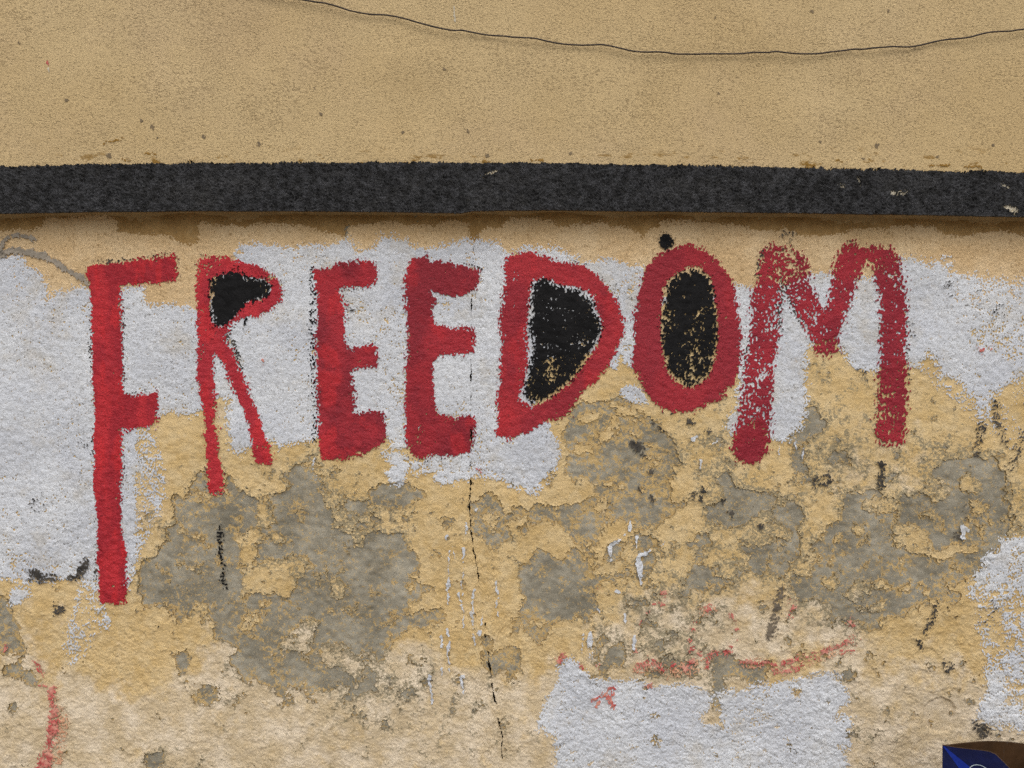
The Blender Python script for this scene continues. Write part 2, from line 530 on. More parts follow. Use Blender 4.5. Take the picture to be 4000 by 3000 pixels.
# upper wall
xs = axis(X0, -20, 4020, X1, 13)
ys = axis(-4700, -20, 850, 851, 13)
X, Y = np.meshgrid(xs, ys)
hb = 0.0012 * sample(n_und, X, Y) + 0.0003 * sample(n_st3, X, Y)
edge = LOWZ(X) + 3.0 * sample(n_st2, X, Y * 0 + 100) - Y
film('upper_wall', X, Y, edge, hb, M_UP, wall, -OVER, 0.012,
     {'low': smooth(Y, 560, 650) + 0.15 * smooth(Y, 420, 620)})
# black band, painted 190 px high along the foot of the upper wall
ys = axis(600, 604, 856, 856.5, 4)
xs = axis(X0, -20, 4020, X1, 4)
X, Y = np.meshgrid(xs, ys)
st = sample(stucco_t, X * 1.07, Y * 1.07 + 500)
hb = 0.0012 * sample(n_und, X, Y) + 0.0003 * sample(n_st3, X, Y) + 0.0046 + 0.0021 * np.clip(st, -2, 2.2) + 0.0006 * sample(n_fine, X, Y)
top = Y - np.interp(X, bt_x, bt_y) + (1.5 + 2.5 * smooth(sample(n_und, X, Y), -0.5, 1.5)) * st + 1.5 * sample(n_mid, X, Y)
bot = LOWZ(X) - Y + 1.6 * st + 5.0
chip = np.full(X.shape, -1e3, np.float32)
chip_parts = []
for pts, amp in ((T((1000, 0, '1960,1525 2015,1500 2070,1480')), 5), (T((3000, 750, '2070,135 2100,150 2130,160')), 15),
                 (T((3000, 750, '1060,12 1120,18 1190,10')), 7), (T((3000, 0, '620,1600 650,1612')), 6),
                 (T((3000, 0, '770,1530 790,1590')), 4), (T((3000, 0, '2025,1605 2060,1620')), 9), (T((3000, 0, '1185,1655 1200,1659')), 5)):
    chip_parts.append(np.minimum(line_dist(X, Y, [(p[0], p[1], amp * 0.8) for p in pts]), 5) - 7.0 * st)
    chip = np.maximum(chip, chip_parts[-1])
holes = np.minimum(26.0 + 8.0 * st + 5 * sample(n_fine, X + 300, Y), 30)
band = film('black_band', X, Y, np.minimum(np.minimum(np.minimum(top, bot), holes), -chip), hb, M_BAND, wall, -OVER, 0.010)
tag(band, 'rough black painted band along the foot of the upper wall')
for cf in chip_parts:
    film('paint_chip', X, Y, cf + 5, hb - 0.0022, M_CHIP, wall, -OVER, 0)

def upper_mark(name, pts, w, mat, porous=3.0):
    q = np.array(pts)
    gx_ = np.arange(q[:, 0].min() - w - 12, q[:, 0].max() + w + 12, 2.5)
    gy_ = np.arange(q[:, 1].min() - w - 12, q[:, 1].max() + w + 12, 2.5)
    a, b = np.meshgrid(gx_, gy_)
    f = line_dist(a, b, [(p[0], p[1], w) for p in (pts if len(pts) > 1 else pts + [(pts[0][0] + 1, pts[0][1] + 1)])]) + porous * sample(stucco_t, a, b)
    film(name, a, b, f, 0.0012 * sample(n_und, a, b) + 0.0003 * sample(n_st3, a, b) + 0.0012, mat, wall, -OVER, 0)
upper_mark('paint_run', T((1000, 0, '1708,60 1712,110 1722,190')), 2.6, M_CHIP, 1.5)
upper_mark('paint_speck', T((0, 0, '410,535 416,560')), 4, M_PINK, 2)
upper_mark('paint_run', T((0, 0, '414,585 424,615')), 3, M_CHIP, 2)
for t, p, w in ((0, '1222,1040', 6), (0, '1315,1095', 8), (0, '1270,1200', 4), (0, '1355,1185', 4), (0, '575,865', 6), (0, '1755,1180', 6), (0, '165,375', 4), (0, '940,1345', 8), (1000, '560,985', 5), (1000, '1625,590', 5), (1000, '1270,1140', 5), (1000, '1830,1130', 5), (1000, '1995,1340', 8),
                (1000, '25,1245', 6), (2000, '505,1325', 5), (2000, '1780,810', 4), (2000, '1755,160', 4), (3000, '935,1260', 8), (3000, '378,100', 6), (3000, '1037,95', 6), (3000, '1940,1250', 4), (3000, '825,1370', 5), (3000, '450,1225', 5), (3000, '1465,1355', 4)):
    upper_mark('dirt_spot', T((t, 0, p)), w, M_DIRT, 3.0)
for t, p in ((0, '900,1245 920,1225 990,1220 1060,1200'), (2000, '170,1385 270,1380'), (0, '1250,1320 1340,1330'), (0, '1060,1380 1120,1390'), (3000, '1400,1430 1560,1428'), (3000, '1680,1440 1830,1445')):
    upper_mark('dirt_spot', T((t, 0, p)), 2.4, M_MUST, 4.0)

# underside of the overhang
sx = np.arange(X0, X1, 12.0)
V, F = [], []
prof = [(0.10, 0.000), (0.2, 0.003), (0.5, 0.005), (0.8, 0.003), (0.93, 0.000), (1.02, -0.006), (1.06, -0.02)]
zb = ZC + (1500 - (LOWZ(sx) - 4)) * S * KU
for kf, dz in prof:
    for a, z in zip(sx, zb):
        V.append(((a - 2000) * S * (1 - (1 - KU) * (1 - kf)), -OVER * (1 - kf) - (0.0035 * (1 - kf)), z + dz))
nn = len(sx)
for r in range(len(prof) - 1):
    for q in range(nn - 1):
        F.append((r * nn + q, (r + 1) * nn + q, (r + 1) * nn + q + 1, r * nn + q + 1))
simple('soffit', V, F, M_BROWN, wall, True)

# ---- grid of the lower wall
xs = axis(X0, -24, 4024, X1, 3.6, 1.15, (1822, 1978, 1.6))
ys = axis(820, 828, 3020, 3925, 3.6, 1.15)
X, Y = np.meshgrid(xs, ys)
X32, Y32 = X.astype(np.float32), Y.astype(np.float32)
st = sample(stucco_t, X, Y)
nm, nm2, nl, nfl = sample(n_mid, X, Y), sample(n_mid2, X, Y), sample(n_low, X, Y), sample(n_fl, X, Y)
st3 = sample(n_st3, X, Y)
nfine = sample(n_fine, X, Y)
ndry = sample(n_dry, X, Y)

# ---- bare render showing through: outlines of the fallen patches (outline, depth of cover)
A, B, C_, D_ = (0, 1500), (1000, 1500), (2000, 1500), (3000, 1500)
E_, F_, G_, H_ = (0, 2250), (1000, 2250), (2000, 2250), (3000, 2250)
P = lambda *a: T(*[(t[0], t[1], s) for t, s in a])
GREY = [
 (P((A, '1690,820 1730,780 1760,830 1800,900 1940,920 1970,820 2020,860 2060,920 2120,950 2212,990'),
    (B, '100,970 200,950 300,920 340,860 300,820 290,770 330,730 400,690 480,680 520,750 560,800 590,880 570,950 580,1040 640,1100 660,1180 640,1230 760,1240 800,1280 850,1290 870,1370 910,1390 930,1330 1000,1270 1130,1310 1270,1290 1230,1350 1360,1390 1370,1480 1400,1540 1390,1659'),
    (F_, '1320,0 1400,60 1520,100 1400,120 1400,200 1320,260 1310,340 1440,300 1600,290 1640,360 1600,400 1520,390 1420,450 1310,470 1200,510 1100,600 1080,720 1010,620 900,640 950,700 1000,800 1010,900 990,980 900,1030 830,1000 760,930 640,990 520,1000 500,1090 450,1080 430,980 300,950 280,1050 200,1030 130,950 0,880'),
    (E_, '2120,930 2080,900 2060,800 2030,700 2050,620 1970,560 1870,520 1860,440 1800,380 1770,300 1760,200 1700,250 1650,310 1560,400 1480,350 1430,290 1360,250 1300,240 1240,300 1230,150 1210,60 1170,0'),
    (A, '1190,1600 1240,1540 1330,1470 1400,1400 1470,1350 1460,1280 1440,1240 1560,1300 1570,1250 1530,1190 1510,1100 1490,1010 1520,980 1600,1010 1620,950 1650,880')), 22),
 (P((B, '970,940 1060,880 1180,870 1270,890 1350,850 1400,870 1440,940 1410,980 1360,1000 1300,1050 1250,1060 1220,1120 1100,1080 1000,1020')), 26),
 (P((B, '700,1060 780,1010 880,1010 960,1090 920,1130 800,1090')), 26),
 (P((B, '980,1160 1050,1130 1080,1200 1000,1220')), 26), (P((B, '860,1200 940,1180 980,1240 900,1260')), 26),
 (P((B, '1250,1130 1330,1110 1320,1180 1260,1190')), 26), (P((B, '650,740 720,710 745,740 690,800 650,790')), 30),
 (P((B, '445,600 515,585 505,640 445,660')), 30), (P((B, '1600,1180 1660,1150 1700,1180 1670,1250 1600,1220')), 26),
 (P((B, '1870,1050 1960,1000 2020,960 2060,1000 2120,1060 2140,1120 2212,1130 2212,1170 2160,1200 2180,1300 2150,1380 2080,1430 2000,1400 1930,1320 1880,1250 1900,1150')), 10),
 (P((C_, '520,210 600,180 700,150 770,130 850,100 930,110 980,150 1050,190 1100,230 1170,270 1230,310 1270,360 1330,430 1370,500 1440,560 1470,620 1450,680 1400,720 1390,800 1350,860 1360,950 1350,1000 1390,1040 1500,1010 1520,1050 1400,1110 1330,1170 1300,1200 1180,1230 1150,1250 1060,1190 960,1200 920,1150 850,1200 780,1250 730,1400 660,1340 640,1400 520,1390 480,1280 440,1230 370,1210 340,1190 290,1150 210,1180 160,1270 90,1280 60,1200 20,1100 130,1080 200,1050 280,1070 310,1040 380,1070 470,1040 580,1050 640,980 700,930 690,880 660,830 600,770 530,830 480,790 460,700 500,620 480,520 440,430 480,340 500,270')), 22),
 (P((C_, '510,1390 640,1390 700,1400 740,1450 660,1560 700,1600 680,1659'), (G_, '640,0 850,0 850,30 700,90 620,130 690,150 740,170 720,220 770,280 800,350 740,290 700,330 690,400 640,430 590,390 480,400 330,390 200,400 140,350 200,280 150,310 90,290 100,170 90,0'),
    (C_, '60,1659 80,1580 160,1530 230,1440 350,1480 430,1550 480,1490')), 30),
 (P((C_, '870,1400 1050,1310 1250,1330 1320,1420 1220,1580 1150,1659 900,1659 960,1560 800,1520')), 6),
 (P((G_, '100,430 200,400 350,410 340,470 290,530 240,570 170,530 120,470')), 30), (P((G_, '0,390 80,390 60,480 0,500')), 28),
 (P((F_, '2180,860 2180,900'), (G_, '0,610 40,640 80,720 60,810 0,800')), 28), (P((G_, '830,680 870,580 940,600 980,680 960,800 820,760')), 30),
 (P((G_, '1290,740 1380,725 1370,790 1300,780')), 30), (P((G_, '1425,745 1495,735 1490,805 1425,800')), 30),
 (P((G_, '1130,830 1220,800 1310,830 1300,890 1170,880')), 30), (P((G_, '740,560 800,500 830,570 760,590')), 20),
 (P((G_, '1720,700 1740,660 1850,670 1950,710 2050,770 2212,740'), (H_, '50,780 30,830 0,860'), (G_, '2212,880 2100,950 2000,930 1920,890 1850,920 1830,990 1790,1010 1770,1130 1730,1140 1720,900')), 34),
 (P((C_, '1780,850 1800,800 1850,795 1880,850 1930,905 2080,920 2150,940 2212,960'), (D_, '60,980 0,1080'), (C_, '2120,1130 2000,1200 1930,1250 1850,1240 1780,1220 1700,1190 1690,1120 1680,1040 1760,1030 1860,1000 1840,910')), 30),
 (P((D_, '0,1070 60,1110 100,1060 190,965 240,1020 310,1130 290,1170 260,1250 240,1350 200,1250 120,1200 50,1150')), 24),
 (P((C_, '1570,1260 1680,1290 1700,1360 1650,1420 1700,1560 1780,1560 1800,1620 1740,1659'), (G_, '1900,30 1890,60 1740,70 1690,120 1640,170 1600,130 1540,90 1520,160 1480,130 1480,80 1510,0'), (C_, '1510,1659 1530,1600 1590,1480 1560,1420 1470,1400 1370,1400 1560,1350')), 24),
 (P((C_, '1980,1430 2100,1390 2212,1400'), (D_, '0,1390 90,1340 180,1310 230,1350 250,1450 190,1560 130,1659 0,1659'), (C_, '2150,1659 2060,1600 2040,1500')), 22),
 (P((D_, '660,1010 720,950 780,925 830,940 880,905 960,910 1000,950 1090,970 1060,1060 1120,1090 1180,1050 1230,990 1320,970 1400,980 1430,1020 1500,990 1560,930 1620,910 1740,960 1840,940 1850,850 1700,800 1600,880 1540,850 1430,780 1440,720 1500,660 1560,640 1660,670 1720,620 1780,620 1850,660 1960,680 2010,790 2030,900 2060,1050 2120,1130 2110,1220 2050,1330 1980,1450 1880,1500 1840,1590 1780,1659'),
    (H_, '1750,30 1640,80 1660,190 1500,230 1400,210 1290,270 1200,300 1080,330 960,380 930,430 870,450 780,390 700,360 570,350 560,260 520,220 430,190 300,200 250,170 210,90 190,0'),
    (D_, '370,1659 380,1540 390,1400 470,1350 500,1300 570,1250 600,1180 640,1090')), 24),
 (P((D_, '320,270 380,190 440,240 480,320 470,390 340,470 350,530 260,530 210,560 220,470 200,450 300,390')), 26),
 (P((D_, '210,570 340,580 350,620 300,680 330,720 310,790 270,760 210,680')), 26),
 (P((D_, '510,620 550,590 680,580 690,680 620,640 590,710 530,670')), 28),
 (P((E_, '-300,150 40,160 60,290 120,350 150,420 170,520 210,600 210,700 190,790 260,830 310,860 320,900 430,910 340,930 260,960 200,940 180,880 60,850 40,800 130,760 140,700 100,650 -300,670')), 24),
 (P((E_, '80,1100 130,1090 170,1140 100,1150')), 30), (P((E_, '1490,680 1600,670 1620,760 1580,840 1540,870 1530,780')), 32),
 (P((E_, '1660,1050 1760,960 1850,960 1890,1040 1790,1090 1670,1100')), 12), (P((E_, '1980,1080 2080,1090 2000,1140')), 20),
 (P((E_, '1290,1540 1390,1530 1410,1600 1350,1659 1270,1640')), 16), (P((F_, '220,1110 300,1060 300,1090 230,1120')), 28),
 (P((F_, '720,1090 760,1050 820,1040 770,1100')), 28), (P((F_, '430,980 500,960 510,1090 450,1080')), 28),
 (P((F_, '1960,600 1985,540 2010,590 2020,690 2060,670 2150,640 2212,620 2230,780 2060,810 2010,780 1965,690')), 26),
 (P((F_, '1910,330 1980,280 2020,290 1980,350 1920,370')), 24), (P((H_, '260,690 310,700 300,740 260,730')), 28),
 (P((H_, '985,735 1020,730 1015,765 985,760')), 28), (P((C_, '290,760 340,750 385,790 350,820 310,800')), 30),
]
ISLE = [
 P((A, '2050,1310 2212,1260'), (B, '20,1280 10,1480'), (A, '2100,1560 2060,1450')),
 P((B, '0,980 100,960 180,1040 170,1200 80,1250 0,1200')),
 P((B, '0,1560 150,1500 300,1470 430,1480 480,1520 440,1580 400,1659'), (F_, '360,0 340,120 260,190 180,160 60,150'), (E_, '2100,130 2090,30')),
 P((F_, '640,30 720,0 800,60 780,150 770,230 680,240 620,180')), P((F_, '830,200 900,180 1000,240 960,280 850,300')),
 P((F_, '380,340 480,370 560,400 520,480 480,600 410,690 320,640 200,620 200,540 330,500 370,450')),
 P((B, '110,1290 260,1310 240,1390 170,1380')), P((B, '840,1300 920,1320 915,1390 870,1370')),
 P((B, '700,1590 800,1570 800,1620 700,1650')), P((F_, '1280,70 1350,70 1380,130 1300,140')),
 P((F_, '600,560 760,560 900,700 960,760 860,880 640,780 560,660')), P((E_, '1660,250 1760,200 1780,300 1740,370 1650,310')),
 P((C_, '870,170 1000,180 1060,240 1000,290 900,280 850,220')), P((C_, '560,480 690,540 680,580 600,610 540,590')),
 P((C_, '540,260 700,230 820,230 760,300 640,340 560,340')),
 P((C_, '750,400 850,390 920,440 850,490 780,530 740,470')), P((C_, '1030,430 1120,420 1130,450 1080,470')),
 P((C_, '1180,510 1250,500 1270,560 1200,560')), P((C_, '700,840 900,830 860,890 740,880')),
 P((C_, '700,1060 800,1030 820,1070 740,1100')), P((C_, '30,1130 120,1130 170,1180 90,1240 40,1200')),
 P((D_, '740,1200 820,1210 830,1300 760,1330 730,1270')), P((D_, '790,1160 860,1170 850,1220 800,1200')),
 P((D_, '550,1370 600,1290 660,1330 600,1350 560,1390')), P((D_, '790,1390 800,1330 880,1260 900,1320 860,1380')),
 P((D_, '1010,1290 1080,1210 1250,1190 1400,1300 1430,1450 1650,1380 1690,1450 1570,1510 1480,1560 1400,1500 1250,1440 1150,1370 1050,1310')),
 P((D_, '1200,1100 1420,1080 1440,1150 1300,1180')), P((D_, '1740,1010 1950,1000 1960,1100 1800,1150 1760,1080')),
 P((D_, '780,1010 1020,1000 1040,1090 880,1110 800,1070')),
 P((H_, '450,20 560,10 640,50 560,130 480,100')), P((H_, '650,150 780,60 880,100 890,170 830,220 760,250 700,200')),
 P((H_, '850,30 1000,40 1150,60 1250,20 1240,100 1150,170 1000,120 900,90')), P((H_, '740,270 900,250 1000,240 960,300 800,330')),
 P((D_, '1110,1600 1180,1590 1190,1659 1110,1659')), P((D_, '1640,1390 1780,1400 1800,1450 1700,1470')),
]
Gl = np.full((len(ly), len(lx)), -140, np.float32)
for pl, cap in GREY:
    Gl = np.maximum(Gl, np.minimum(poly_sdf(pl), 0.56 * cap))
for pl in ISLE:
    Gl = np.minimum(Gl, -poly_sdf(pl))
G = lat(Gl, X, Y)
G = np.clip(G + 3, -60, 40) + 8.5 * nm + 3.0 * nfl + 2.0 * nfine + 2.5 * st
# odd small losses elsewhere on the lower wall
loss = smooth(Y, 1650, 1900) * (1 - smooth(Y, 2600, 2850))
G = np.maximum(G, 14 * nm2 - 38 + 12 * loss + 6 * nl)

# ---- the long crack
CR = T((1000, 750, '1885,440 1880,470 1870,600 1865,900 1860,1170 1858,1400 1865,1600'), (1000, 1500, '1868,30 1858,200 1855,280 1860,560 1855,700 1850,900 1843,1000 1855,1150 1862,1250 1870,1370 1890,1470 1905,1570'),
       (1000, 2250, '1920,30 1940,150 1975,300 1985,540 2000,620 2010,740 2035,830 2050,920 2055,1050 2075,1100 2085,1170 2110,1290 2130,1400 2125,1500 2135,1640'))
CW = [1.2, 1.4, 1.2, 1.7, 1.5, 1.6, 2.0, 2.4, 2.0, 1.4, 1.2, 2.2, 3.2, 3.4, 3.2, 2.8, 2.6, 3.2, 2.2, 2.6, 1.2, 1.2, 1.3, 2.8, 2.6, 1.5, 1.6, 2.3, 1.9, 1.1, 1.2, 2.2, 2.0, 1.3]
CR = [(a, b, 0.8 * w) for (a, b), w in zip(CR, CW + [1.5] * 9)]
CR.append((CR[-1][0] + 8, 3200, 1.5))
crack = np.full(X.shape, -1e3, np.float32)
cs = (xs > 1780) & (xs < 2010)
crack[:, cs] = line_dist(X[:, cs] + 2.2 * nfine[:, cs] + 2.0 * nm[:, cs], Y[:, cs], CR) - 0.5 + 1.3 * nm2[:, cs] * smooth(Y[:, cs], 900, 1000)
CRK = -crack

# ---- heights
und = (0.0012 * sample(n_und, X, Y) + 0.0012 * nl).astype(np.float32)
h_grey = und - 0.0023 + 0.0006 * st3 + 0.0006 * nm2 + 0.00015 * st + 0.0001 * nfine
smoothed = smooth(Y, 850, 1000)
terr = 0.0011 * smooth(nfl + 0.35 * nm, 0.5, 0.72) * smooth(Y, 1600, 1900) + 0.0009 * smooth(nm2 + 0.5 * nfl, 0.85, 1.05) * smooth(Y, 2100, 2500)
ring = np.hypot((X - 3674) / 62, (Y - 2797) / 70) + 0.05 * nm
terr = terr * (ring > 1.4) - 0.0045 * (1 - smooth(ring, 0.93, 1.03))
rough = (0.00036 + 0.00028 * smooth(Y, 2250, 2650)) * np.where(ring < 1.0, 0.35, 1.0)
h_och = und + terr + rough * np.clip(st, -2.2, 2.2) + 0.0003 * st3 + 0.00014 * nfine
lipm = smooth(-G, 0, 14)                     # the coat lifts a little where it broke
h_och = h_och + 0.0004 * (1 - lipm)
h_top = np.where(G < 3, h_och, h_grey)

tint = 0.16 + 0.60 * smooth(Y + 120 * nl, 2330, 2720) + 0.25 * smooth(-X, -700, 0) * smooth(Y, 2100, 2500)
tint += 0.45 * np.exp(-((X - 2900) / 330) ** 2 - ((Y - 2430) / 150) ** 2) + 0.30 * np.exp(-((X - 480) / 250) ** 2 - ((Y - 2050) / 300) ** 2)
tint += 0.30 * np.exp(-((X - 3450) / 330) ** 2 - ((Y - 1850) / 160) ** 2) + 0.35 * np.exp(-((X - 880) / 60) ** 2 - ((Y - 1620) / 80) ** 2)
brown = 1 - smooth(Y + 8 * nm, 985, 1040)
base_at = {'tint': tint, 'brown': brown, 'worn': np.clip(smooth(G + 6 * nl, -26, 2) + 0.55 * smooth(nl + 0.4 * nfl, 0.1, 1.4) * smooth(Y, 1500, 1800) * (1 - smooth(Y, 2500, 2800)), 0, 1.3) * smooth(Y, 1050, 1200)}
M = lambda *fs: np.minimum.reduce([np.asarray(q, np.float32) for q in fs])

# ---- white and cream paint
t5, t6, t7, t8 = (0, 750), (1000, 750), (2000, 750), (3000, 750)
W_TOP = [(-900, 1000), (0, 1003)] + P((t5, '200,560 240,640 380,700 400,800 420,905 460,870 640,835 770,820 1035,830 1230,830 1260,960 1400,970 1560,995 1690,1000 1800,1000 1900,620 2020,560 2080,470 2212,440'),
    (t6, '60,460 200,470 380,490 500,465 800,430 850,490 1000,460 1070,395 1200,400 1300,430 1380,485 1600,460 1840,425 1920,420 2090,440 2150,530'),
    (t7, '0,530 100,490 400,480 480,520 560,590 720,600 780,570 930,600 1000,640 1120,640 1200,900 1800,900 1900,800 2110,810'),
    (t8, '80,760 150,780 360,690 560,710 770,740 900,740 1000,640 1160,570 1400,600 1550,590 1600,700 1800,740 2000,760 2212,770')) + [(4900, 1110)]
W_BOT = [(4900, 1440), (4200, 1440), (3995, 1455), (3940, 1491), (3905, 1530), (3870, 1590), (3825, 1620), (3790, 1550), (3764, 1513), (3741, 1482), (3701, 1469), (3665, 1455), (3651, 1415), (3624, 1383),
    (3570, 1437), (3542, 1424), (3480, 1440), (3425, 1446), (3371, 1448), (3344, 1437), (3316, 1415), (3289, 1369), (3267, 1333), (3220, 1320), (3158, 1356), (3145, 1392), (3140, 1473), (3149, 1500), (3145, 1636), (3127, 1676), (3090, 1703), (3045, 1722), (3005, 1717),
    (2960, 1640), (2900, 1690), (2859, 1694), (2836, 1667), (2841, 1613), (2870, 1600), (2877, 1527), (2886, 1473), (2870, 1380), (2800, 1180), (2700, 1150), (2590, 1200), (2520, 1350), (2478, 1440), (2429, 1401), (2407, 1446), (2380, 1440),
    (2330, 1380), (2120, 1420), (2060, 1500), (2100, 1620)] + P((C_, '350,320 340,400 380,480 410,560 400,650 380,740 300,800 200,950 100,930 30,880'),
    (B, '2212,840 2100,830 2000,800 1900,780 1870,830 1700,850 1600,860 1540,840 1530,780 1350,770 1330,680 1420,640 1330,600 1290,560 1180,540 1130,460 1000,450 700,440 530,480 480,500 400,520 300,515 210,530 130,500'),
    (A, '2160,560 2050,590 2000,540 1980,400 1950,250 1980,150 1900,130 1800,200 1750,240 1650,270 1500,250 1390,280 1280,380 1190,400 1190,500 1195,1000 1190,1250 1200,1500 1160,1640'),
    (E_, '1130,100 1000,160 860,140 700,60 690,10 570,30 250,60 50,20 -50,40')) + [(-900, 2280)]
W_MAIN = W_TOP + W_BOT
W_LOW = P((G_, '440,715 550,720 570,760 680,860 760,890 900,900 1100,900 1200,930 1330,935 1550,940 1650,980 1720,985 1725,1100 1690,1160 1640,1215 1650,1270 1810,1285 1790,1200 1775,1130 1785,1020 1850,985 2050,960 2212,920'),
    (H_, '0,940 200,890 400,860 560,830 600,880 640,930 700,1010 705,1090 650,1130 590,1180 580,1250 640,1190 710,1200 690,1290 700,1400 730,1470 650,1490 600,1480 680,1560 690,1659')) + [(3330, 3400), (2200, 3400)] + \
    P((G_, '400,1659 380,1500 370,1370 300,1360 280,1310 230,1290 260,1200 300,1080 350,970 400,920 410,780'))
W_RIGHT = [(4900, 2080)] + P((D_, '2212,1310 2030,1340 1990,1430 1890,1480 1840,1600'), (H_, '1780,40 1720,130 1790,200 1840,290 1860,500 1890,700 1910,850 1880,1000 1820,1130 1800,1230 1900,1280 2000,1310 2212,1320')) + [(4900, 2860)]
W_SMALL = P((C_, '930,70 1000,0 1110,20 1170,120 1180,160 1060,160 960,110'))
W_SM2 = P((B, '1100,590 1180,590 1290,610 1330,700 1300,790 1250,870 1130,830 1110,750 1180,720'))
W_SM3 = P((H_, '570,840 640,850 630,890 590,900'))
W_SM4 = P((E_, '80,120 150,90 240,120 240,190 170,230 90,240'))

CREAM_TOP = [(-900, 895)] + P((t5, '0,330 150,320 250,330 380,290 390,230 500,215 900,200 980,215 1020,260 1020,340 1100,350 1250,370 1400,370 1480,400 1580,460 1700,450 1720,400 1710,300 1740,260 1850,280 2000,280 2100,310'),
    (t6, '0,270 200,280 400,280 500,310 600,350 720,370 790,410 810,310 880,280 1000,275 1080,260 1160,250 1300,290 1400,280 1550,290 1650,240 1780,250 1830,280 1850,420 1930,420 1930,360 2000,310 2100,310'),
    (t7, '0,230 150,210 300,240 400,310 480,300 600,270 780,250 870,300 960,290 1050,320 1100,350 1110,400 1140,400 1160,320 1270,310 1280,260 1400,240 1600,250 1800,280 1950,290 2100,320'),
    (t8, '0,340 150,320 250,370 500,380 650,350 850,310 1000,320 1150,290 1250,290 1430,300 1500,360 1600,390 1750,370 1900,340 2000,330 2100,350 2212,380')) + [(4900, 925)]
W_ = poly_sdf(W_MAIN)
Wl = lat(W_, X, Y)
CR_BOT = [(4900, 1210), (3900, 1200), (3500, 1190), (2900, 1200), (2400, 1130), (2000, 1090), (1200, 1080), (900, 1100), (800, 1230), (700, 1245), (560, 1240), (480, 1160), (200, 1190), (-900, 1140)]
Cr = np.minimum(lat(poly_sdf(CREAM_TOP + CR_BOT), X, Y), 13 + 4 * smooth(Y, 880, 1000)) + 2.0 * nm + 7.0 * st + 2 * nfine
white_f = np.minimum((0.7 - 0.3 * smooth(X, 3450, 3700)) * Wl, 17 + 4 * nl - 4 * smooth(X, 3500, 3900)) + 3.5 * nm + 9.5 * st + 2.0 * nfine - 1
lowW = np.maximum.reduce([lat(poly_sdf(W_LOW), X, Y)])
low_f = np.minimum(0.75 * lowW, 15 + 4 * nl) + 3.5 * nm + 9.5 * st + 2 * nfine
right_f = np.minimum(0.7 * lat(poly_sdf(W_RIGHT), X, Y), 9 + 5 * nl) + 6.0 * nm + 10.0 * st + 2 * nfine
small_f = np.maximum.reduce([np.minimum(lat(poly_sdf(q), X, Y), 16) for q in (W_SMALL, W_SM2, W_SM3, W_SM4)]) + 5 * nm + 10 * st
# thin wash of white: a fading edge beside the F and below the left block
wash = np.maximum.reduce([np.minimum(lat(poly_sdf(P((A, '1170,420 1300,420 1420,700 1430,1000 1330,1250 1200,1450 1170,1300'))), X, Y), 4) - 8,
                          np.minimum(lat(poly_sdf(P((E_, '690,60 870,100 900,250 960,400 850,520 700,700 560,820 540,760 560,560 620,300 640,200'))), X, Y), 5) - 9,
                          np.minimum(lat(poly_sdf([(3560, 1420), (3660, 1440), (3900, 1480), (4100, 1560), (4100, 1720), (3920, 1760), (3800, 1640)]), X, Y), 2) - 13,
                          np.minimum(lat(poly_sdf(P((C_, '-60,560 380,560 360,830 160,960 -60,900'))), X, Y), 3) - 7]) + 12 * st + 5 * nm
WF = np.maximum.reduce([white_f, small_f, wash])
t_ = 0.0005
